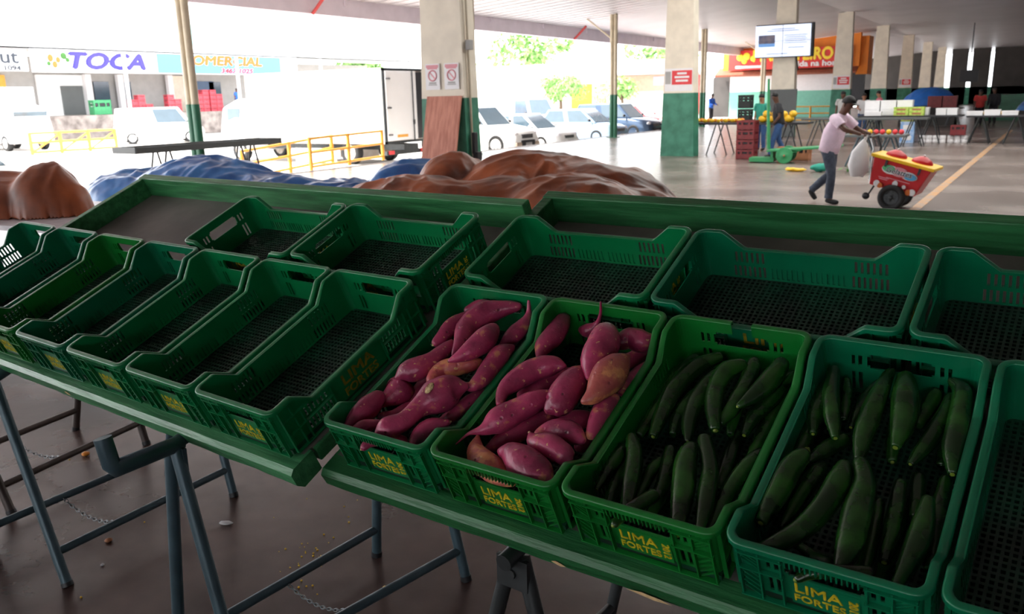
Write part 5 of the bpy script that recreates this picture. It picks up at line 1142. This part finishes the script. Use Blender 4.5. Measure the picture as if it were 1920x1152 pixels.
# rubbish on the floor
mb = MB(); mb.ball((0, 0, .04), (.24, .09, .04), 14, 8)
for i, v in enumerate(mb.v): mb.v[i] = v+Vector((0, 0, max(0, .05*noise.noise(v*14))))
o = mb.build('plastic_bag', M_melon); o.location = (-4.52, 19.35, 0); tag(o, 'flattened yellow plastic bag on the floor', 'bag')
mb = MB(); mb.ball((0, 0, .09), (.22, .16, .09), 14, 8)
for i, v in enumerate(mb.v): mb.v[i] = v+Vector((.04*noise.noise(v*11), 0, max(0, .07*noise.noise(v*9))))
o = mb.build('plastic_bag', M_tealcloth); o.location = (-4.0, 19.4, 0); tag(o, 'crumpled green plastic bag on the floor', 'bag')
mb = MB(); rnd = random.Random(2)
for k in range(60):
    p = Vector((rnd.gauss(0, .22), rnd.gauss(0, .1), .02+abs(rnd.gauss(0, .05)))); a = rnd.uniform(0, 6.28); s = rnd.uniform(.05, .1); d = Vector((math.cos(a), math.sin(a), rnd.uniform(-.2, .5)))*s; n = Vector((-d.y, d.x, 0))*.5
    mb.add([p-d, p+n, p+d, p-n], [(0, 1, 2, 3)])
o = mb.build('cabbage_leaves', M_green_leaf); o.location = (-3.2, 19.6, 0); tag(o, 'loose green leaves strewn beside the green bag', 'leaves', None, 'stuff')

# ================================================================== people
def skinned(name, chains, m, parent, sub=1, T=None):
    """chains: list of lists of (x, y, z, r) or (x, y, z, (rx, ry)); chains that share a point are welded there"""
    vs, es, rs, key, roots = [], [], [], {}, []
    for ch in chains:
        prev = None
        for p in ch:
            k = (round(p[0], 3), round(p[1], 3), round(p[2], 3))
            if k not in key:
                key[k] = len(vs); vs.append((T @ Vector(p[:3])) if T else Vector(p[:3])); rs.append(p[3])
                if prev is None: roots.append(key[k])
            if prev is not None: es.append((prev, key[k]))
            prev = key[k]
    me = bpy.data.meshes.new(name); me.from_pydata([tuple(v) for v in vs], es, []); me.materials.append(m)
    o = bpy.data.objects.new(name, me); COL.objects.link(o); o.parent = parent
    md = o.modifiers.new('skin', 'SKIN'); md.use_smooth_shade = True; md.branch_smoothing = .4
    sv = me.skin_vertices[0].data
    for i, r in enumerate(rs): sv[i].radius = r if hasattr(r, '__len__') else (r, r)
    for i in roots: sv[i].use_root = True
    su = o.modifiers.new('smooth', 'SUBSURF'); su.levels = sub; su.render_levels = sub+1
    return o
def person(label, loc, rz, J, skin, top, bottom, shoe, hair, sleeve=.55, cap=None, group=None, fingers=True, stripes=None):
    """J: joints in metres, x forward, y left, z up"""
    root = empty('person', loc, rz, label, 'person', group)
    V = lambda n: Vector(J[n]); P = lambda v, r: (v[0], v[1], v[2], r)
    pel, ch, nk, hd = V('pelvis'), V('chest'), V('neck'), V('head'); fw = V('face').normalized() if 'face' in J else Vector((1, 0, 0))
    wa = (pel*.5+ch*.5); up = (hd-nk).normalized()
    C = [[P(pel, .105), P(wa, .105), P(ch, .11), P(nk, .058), P(hd-up*.07+fw*.005, (.06, .068)), P(hd+fw*.012, (.076, .088)), P(hd+up*.075, (.07, .08)), P(hd+up*.115, .04)],
         [P(hd-up*.0+fw*.07, .02), P(hd-up*.02+fw*.105, .012)]]
    for s in 'LR':
        sh, el, ha = V('sh'+s), V('el'+s), V('ha'+s); d = (ha-el).normalized(); wr = ha-d*.05
        C.append([P(ch, .11), P(sh, .06), P(sh.lerp(el, .5), .047), P(el, .04), P(el.lerp(wr, .4), .038), P(wr, .026), P(ha, .028)])
        hp, kn, an = V('hp'+s), V('kn'+s), V('an'+s); to = V('to'+s)
        C.append([P(pel, .105), P(hp, .085), P(hp.lerp(kn, .55), .078), P(kn, .056), P(kn.lerp(an, .35), .056), P(an, .036), P(an.lerp(to, .55)-Vector((0, 0, .02)), .034), P(to, .026)])
        if fingers:
            a = d.orthogonal().normalized(); curl = Vector(J.get('curl', (0, 0, -1)))
            for k in range(4):
                b = ha+d*.03+a*(.024-.016*k); ln = (.055, .063, .06, .047)[k]
                C.append([P(b, .009), P(b+d*ln*.5+curl*ln*.25, .0088), P(b+d*ln*.55+curl*ln*.75, .0075)])
            b = ha+a*.03; C.append([P(b, .011), P(b+a*.018+d*.02, .0095), P(b+a*.02+d*.04+curl*.012, .008)])
    body = skinned('body', C, skin, root)
    fat = J.get('fat', 1.0); sd = Vector((0, 1, 0)); hem = J.get('hem', .06)
    def rings(mb, rs, seg=18, cap=True):      # rs: (centre, axis, half width, half depth)
        vs = []
        for c, ax, a, b in rs:
            ax = ax.normalized(); s1 = (sd-ax*sd.dot(ax)).normalized(); f1 = s1.cross(ax)
            vs += [c+s1*a*math.cos(2*PI*k/seg)+f1*b*math.sin(2*PI*k/seg) for k in range(seg)]
        n = len(rs); fs = [(i*seg+k, i*seg+(k+1) % seg, (i+1)*seg+(k+1) % seg, (i+1)*seg+k) for i in range(n-1) for k in range(seg)]
        if cap: fs += [tuple(range(seg))[::-1], tuple(range((n-1)*seg, n*seg))]
        mb.add(vs, fs, 0, True)
    mb = MB(); t = ch-pel; shm = (V('shL')+V('shR'))/2
    rings(mb, [(pel-t*.0-t.normalized()*hem, t, .175*fat, .135*fat), (pel+t*.15, t, .18*fat, .145*fat), (pel+t*.5, t, .18*fat, .148*fat), (pel+t*.8, t, .185*fat, .145*fat), (ch+t*.08, t*.5+(nk-ch), .19, .13), (shm, nk-ch, .175, .095), (shm.lerp(nk, .55), nk-ch, .10, .07), (shm.lerp(nk, .8), nk-ch, .066, .06)])
    for s in 'LR':
        sh, el, ha = V('sh'+s), V('el'+s), V('ha'+s); inn = sh.lerp(shm, .45)
        if sleeve <= .66: e = sh.lerp(el, min(.98, sleeve/.55*.62)); mb.tube([inn, sh, sh.lerp(e, .5), e], [.07, .082, .078, .074], 14)
        else: mb.tube([inn, sh, el, el.lerp(ha, .8)], [.07, .078, .06, .045], 14)
    for i, v in enumerate(mb.v): mb.v[i] = v+Vector((.012*noise.noise(v*11), .012*noise.noise(v*13+Vector((5, 0, 0))), 0))
    mb.build('shirt', top, root)
    mb = MB(); hm = (V('hpL')+V('hpR'))/2
    rings(mb, [(pel+t*.12, t, .155, .118), (pel, t*.5+Vector((0, 0, .3)), .165, .128), (hm-Vector((0, 0, .03)), Vector((0, 0, 1)), .168, .125), (hm-Vector((0, 0, .10)), Vector((0, 0, 1)), .13, .09)])
    for s in 'LR':
        hp, kn, an = V('hp'+s), V('kn'+s), V('an'+s)
        mb.tube([hp+Vector((0, 0, .03)), hp.lerp(kn, .12), hp.lerp(kn, .5), hp.lerp(kn, .85), kn.lerp(an, .1), kn.lerp(an, .45), an.lerp(kn, .12), an.lerp(kn, .02)], [.085, .098, .088, .072, .068, .066, .058, .062], 14)
    for i, v in enumerate(mb.v): mb.v[i] = v+Vector((.010*noise.noise(v*14), .010*noise.noise(v*13+Vector((5, 0, 0))), 0))
    mb.build('trousers', bottom, root)
    for s in 'LR':
        an, to = V('an'+s), V('to'+s); d = (to-an); up2 = Vector((0, 0, 1)); f = Vector((d.x, d.y, d.z)).normalized()
        heel = an-f*.05-Vector((0, 0, .03))
        skinned('shoe', [[P(heel, .042), P(an.lerp(to, .35)-Vector((0, 0, .025)), .046), P(an.lerp(to, .75)-Vector((0, 0, .008)), .042), P(to, .03)]], shoe, root, 1)
    mb = MB(); T = Matrix.Translation(hd+up*.05) @ up.to_track_quat('Z', 'Y').to_matrix().to_4x4()
    mb.ball((0, 0, .02), (.092, .088, .085), 14, 8)
    for i, v in enumerate(mb.v):
        w = T @ v
        rel = w-hd
        if rel.dot(up) < .045 and rel.dot(fw) > .015: w = w-fw*(rel.dot(fw)-.012)
        mb.v[i] = w
    h = mb.build('hair', hair, root)
    if cap:
        mb = MB(); mb.ball((0, 0, 0), (.104, .098, .092), 16, 8)
        for i, v in enumerate(mb.v): mb.v[i] = hd+up*.055+(v if v.z > -.01 else Vector((v.x, v.y, -.01)))
        side = up.cross(fw).normalized(); q = hd+up*.05+fw*.085
        n = 9; vs = []
        for k in range(n):
            a = -PI/2+PI*k/(n-1); e = q+fw*(.085*math.cos(a))+side*(.082*math.sin(a))-up*.015*math.cos(a); vs += [e+up*.004, e-up*.006]
        mb.add(vs, [tuple(2*k for k in range(n)), tuple(2*k+1 for k in range(n))[::-1]]+[(2*k, 2*k+1, (2*k+3) % (2*n), (2*k+2) % (2*n)) for k in range(n)])
        mb.build('cap', cap, root)
    mb = MB(); side = up.cross(fw).normalized()
    for s in (-1, 1): mb.ball(hd+fw*.078+side*s*.03+up*.012, .011, 8, 6)
    mb.build('eyes', M_hair, root)
    mb = MB()
    for s in (-1, 1): mb.ball(hd+side*s*.083-up*.005, (.018, .012, .028), 8, 6)
    mb.build('ears', skin, root)
    mb = MB(); mb.ball(hd+fw*.072-up*.045, (.012, .022, .006), 8, 6); mb.build('mouth', mat('lips', (120, 60, 56), .5), root)
    return root
def stand(h=1.0, lean=0, arm='down', step=0.0, turn=0):
    J = dict(pelvis=(0, 0, .93), chest=(.02+lean*.5, 0, 1.27), neck=(.02+lean, 0, 1.45), head=(.05+lean*1.2, 0, 1.58), shL=(.02+lean*.8, .19, 1.38), shR=(.02+lean*.8, -.19, 1.38),
        hpL=(0, .095, .88), hpR=(0, -.095, .88), knL=(.04+step*.5, .1, .48), knR=(.04-step*.3, -.1, .48), anL=(step, .1, .09), anR=(-step, -.1, .09+abs(step)*.15), toL=(step+.15, .12, .035), toR=(-step+.14, -.12, .035))
    if arm == 'down': J.update(elL=(0, .24, 1.10), elR=(0, -.24, 1.10), haL=(.08, .24, .86), haR=(.08, -.24, .86))
    if arm == 'fwd': J.update(elL=(.1, .25, 1.12), elR=(.1, -.25, 1.12), haL=(.36, .17, 1.06), haR=(.36, -.17, 1.06))
    if arm == 'back': J.update(elL=(.04, .25, 1.1), elR=(-.1, -.25, 1.12), haL=(.2, .22, .9), haR=(-.2, -.24, .9))
    return {k: tuple(c*h for c in v)  for k, v in J.items()}
# the man pushing the ice cream cart (x forward = towards the cart)
MX, MY = -2.72, 13.97
def w(x, z, y=0): return (x-MX, y, z)
J = dict(pelvis=w(-2.765, .875), chest=w(-2.695, 1.18), neck=w(-2.60, 1.40), head=w(-2.545, 1.515), face=(.97, -.15, -.22), shL=w(-2.62, 1.315, .19), shR=w(-2.65, 1.32, -.19),
    elL=w(-2.42, 1.13, .26), elR=w(-2.47, 1.16, -.26), haL=w(-2.21, 1.075, .17), haR=w(-2.24, 1.085, -.17), hpL=w(-2.765, .83, .09), hpR=w(-2.765, .83, -.09),
    knR=w(-2.675, .475, -.10), anR=w(-2.70, .085, -.10), toR=w(-2.53, .035, -.11), knL=w(-2.76, .46, .10), anL=w(-3.05, .185, .10), toL=w(-2.97, .035, .11), curl=(.2, 0, -1), fat=1.1, hem=.07)
person('man in a pale pink shirt, grey jeans and black cap pushing the ice cream cart', (MX, MY, 0), R(-8), J, M_skin, M_pink, M_jeans, M_black, M_hair, sleeve=.62, cap=M_hair)
# the others
person('man in a black t-shirt and blue jeans walking by the melon table', (-5.95, 23.3, 0), R(205), stand(1.0, .06, 'back', .22), M_skin, M_blackcloth, M_blue, M_black, M_hair, .6, fingers=True)
person('person in a teal t-shirt behind the melon table', (-7.15, 26.0, 0), R(250), stand(.97, 0, 'down'), M_skinl, M_tealcloth, M_blue, M_black, M_hair, .5)
person('person in a blue top and dark trousers beside the white restaurant wall', (-17.0, 50.5, 0), R(-20), stand(.98, .04, 'fwd'), M_skin, M_bluecloth, M_blackcloth, M_black, M_hair, .7)
person('man in a striped shirt standing behind the pushing man', (-6.2, 33.2, 0), R(260), stand(.98, 0, 'down'), M_skin, M_greyw, M_blackcloth, M_black, M_hair, .5)
person('woman in a white top behind the white boxes', (-6.0, 36.2, 0), R(285), stand(.92, .03, 'fwd'), M_skinl, M_whitecloth, M_blue, M_black, M_hair, .5)
person('woman in a rose pink top left of the white boxes', (-5.45, 36.6, 0), R(200), stand(.97, .02, 'fwd'), M_skinl, M_rosecloth, M_blackcloth, M_black, M_hair, .6)
person('person in a red top far behind the middle table', (-2.45, 45.2, 0), R(270), stand(.93, 0, 'down'), M_skin, M_redcloth, M_blackcloth, M_black, M_hair, .6)
person('dark dressed person standing far right behind the tables', (-1.9, 45.4, 0), R(250), stand(.98, 0, 'down'), M_skin, M_blackcloth, M_blackcloth, M_black, M_hair, .9)
person('left one of two people in blue shirts at the shop platform', (XS-.5, 47.8, 1.22), R(20), stand(1.0, 0, 'down'), M_skin, M_bluecloth, M_blue, M_black, M_hair, .6, fingers=False)
person('right one of two people in blue shirts at the shop platform', (XS-.5, 49.5, 1.22), R(160), stand(1.0, 0, 'down'), M_skin, M_bluecloth, M_blue, M_black, M_hair, .6, fingers=False)
# ------------------------------------------------------------------ ice cream cart
ic = empty('ice_cream_cart', (-1.72, 13.72, 0), R(-6), 'red and yellow ice cream cart tipped forward on two black wheels', 'cart')
TI = Matrix.Translation((-.015, 0, .185)) @ Matrix.Rotation(R(14), 4, 'Y')       # tipped about the axle
def ibox(mb, c, d, mi=0): mb.box(c, d, mi, T=TI)
hw = .27
side = [(-.36, .10), (.30, .10), (.41, .52), (-.41, .52)]
mb = MB(); n = 4; vs = [TI @ Vector((x, s*(hw-(.04 if z < .3 else 0)), z)) for s in (-1, 1) for x, z in side]
mb.add(vs, [(0, 1, 2, 3), (7, 6, 5, 4)]+[(i, 4+i, 4+(i+1) % 4, (i+1) % 4) for i in range(4)]); mb.build('body', M_ired, ic, .02)
mb = MB(); ibox(mb, (0, 0, .535), (.90, 2*hw+.05, .05)); mb.build('rim', M_iyel, ic, .015)
for x in (-.17, .20):
    mb = MB(); mb.lathe([(0, .10), (.05, .095), (.13, .05), (.15, .02), (.15, 0)], 20, T=TI @ Matrix.Translation((x, .02, .555))); l_ = mb.build('lid', M_ired, ic)
    mb = MB(); mb.ball((0, 0, 0), .018, 8, 6, T=TI @ Matrix.Translation((x, .02, .665))); mb.build('lid_knob', M_wsign, l_)
for s in (-1, 1):
    T = Matrix.Translation((0, s*.26-.02, .19)) @ Matrix.Rotation(PI/2, 4, 'X')
    mb = MB(); mb.lathe([(.11, -.04), (.16, -.05), (.185, -.035), (.19, 0), (.185, .035), (.16, .05), (.11, .04), (.11, -.04)], 28, T=T); w_ = mb.build('wheel', M_black, ic)
    mb = MB(); mb.lathe([(0, -.05), (.025, -.05), (.03, -.02), (.09, -.01), (.112, -.03), (.112, .03), (.09, .01), (.03, .02), (.025, .05), (0, .05)], 20, T=T)
    for k in range(5): mb.box((0, 0, 0), (.03, .07, .045), T=T @ Matrix.Rotation(2*PI*k/5, 4, 'Z') @ Matrix.Translation((0, .07, 0)))
    mb.build('hub', M_steeld, w_)
mb = MB(); mb.tube([(0, -.28, .19), (0, .26, .19)], .02, 8); mb.build('axle', M_dark, ic)
for s in (-1, 1):
    mb = MB(); mb.tube([TI @ Vector(p) for p in ((-.36, s*.2, .12), (-.43, s*.2, .40), (-.47, s*.2, .62), (-.56, s*.19, .76))], .017, 8); mb.build('handle_arm', M_chrome if s < 0 else M_dark, ic)
mb = MB(); mb.tube([TI @ Vector((-.56, -.21, .76)), TI @ Vector((-.56, .21, .76))], .018, 8); mb.build('handle_bar', M_dark, ic)
mb = MB(); mb.box((0, 0, 0), (.03, .34, .34), T=TI @ Matrix.Translation((-.40, 0, .32))); mb.build('back_panel', M_wsign, ic, .01)
mb = MB(); mb.tube([TI @ Vector((-.30, -.1, .12)), TI @ Vector((-.335, -.12, -.03)), TI @ Vector((-.35, -.12, -.075))], .014, 8); leg_ = mb.build('prop_leg', M_dark, ic)
mb = MB(); mb.lathe([(0, -.02), (.05, -.02), (.055, 0), (.05, .02), (0, .02)], 16, T=TI @ Matrix.Translation((-.372, -.12, -.098)) @ Matrix.Rotation(PI/2, 4, 'X')); mb.build('caster', M_dark, leg_)
F = TI @ axes((0, -hw-.003, .30), (1, 0, 0), (0, 0, 1), (0, -1, 0))
def deco(name, m, shapes, dz=.002):
    mb = MB()
    for x, z, rx, rz_ in shapes: mb.ball((x, z, dz), (rx, rz_, .0025), 14, 6, T=F)
    return mb.build(name, m, ic)
deco('badge_outline', M_wsign, [(-.13, .09, .12, .068), (.0, .08, .14, .062), (.15, .065, .12, .062)], .000)
deco('badge_green', M_mint, [(-.15, .10, .095, .052)], .0025); deco('badge_blue', M_cyan, [(.16, .06, .095, .05)], .0025); deco('badge_rose', M_pinkpr, [(.01, .13, .09, .028), (.03, .045, .1, .022)], .0025)
text('lettering', 'Gelattes', .105, M_wsign, ic, F @ Matrix.Translation((.0, .083, .0045)), .0008, .15, .006, sx=1.05)
text('lettering', 'Gelattes', .105, M_ink, ic, F @ Matrix.Translation((.0, .083, .0062)), .0008, .15, .0015, sx=1.05)
mb = MB()
for x, z, a, b in ((.02, -.03, .34, .012), (-.18, -.045, .15, .012), (-.18, -.068, .12, .012)): mb.box((x, z, .002), (a, b, .002), T=F)
mb.build('small_print', M_pinkpr, ic)
for q in [(-.25, -.15, .045, .05), (.0, -.09, .04, .05), (.13, -.10, .028, .03), (.26, -.145, .05, .05)]: deco('scoop_picture', M_whitecloth, [q])
for q in [(-.20, -.165, .04, .04), (.21, -.16, .045, .045)]: deco('cone_picture', M_opr, [q], .0022)
deco('fruit_picture', M_mint, [(.1, -.16, .05, .025)], .0022)
for x in (-.21, .26): mb = MB(); ibox(mb, (x, -hw-.012, .47), (.03, .015, .11)); mb.build('strap', M_dark, ic)
# carrier bag hanging from the handle
mb = MB(); mb.tube([(0, 0, 0), (.0, 0, -.06), (-.03, 0, -.2), (-.05, 0, -.38), (-.02, 0, -.5), (-.01, 0, -.55)], [.012, .07, .15, .18, .15, .05], 18, flat=.5)
for i, v in enumerate(mb.v): mb.v[i] = v*(1+.16*noise.noise(v*9+Vector((3, 1, 2))))
for s in (-1, 1): mb.tube([(0, s*.02, -.03), (.02, s*.03, .03), (.05, s*.02, .06), (.03, 0, -.03)], .008, 6)
o = mb.build('carrier_bag', M_bag); o.location = (-2.20, 13.52, 1.03); tag(o, 'white plastic carrier bag hanging from the cart handle', 'bag')
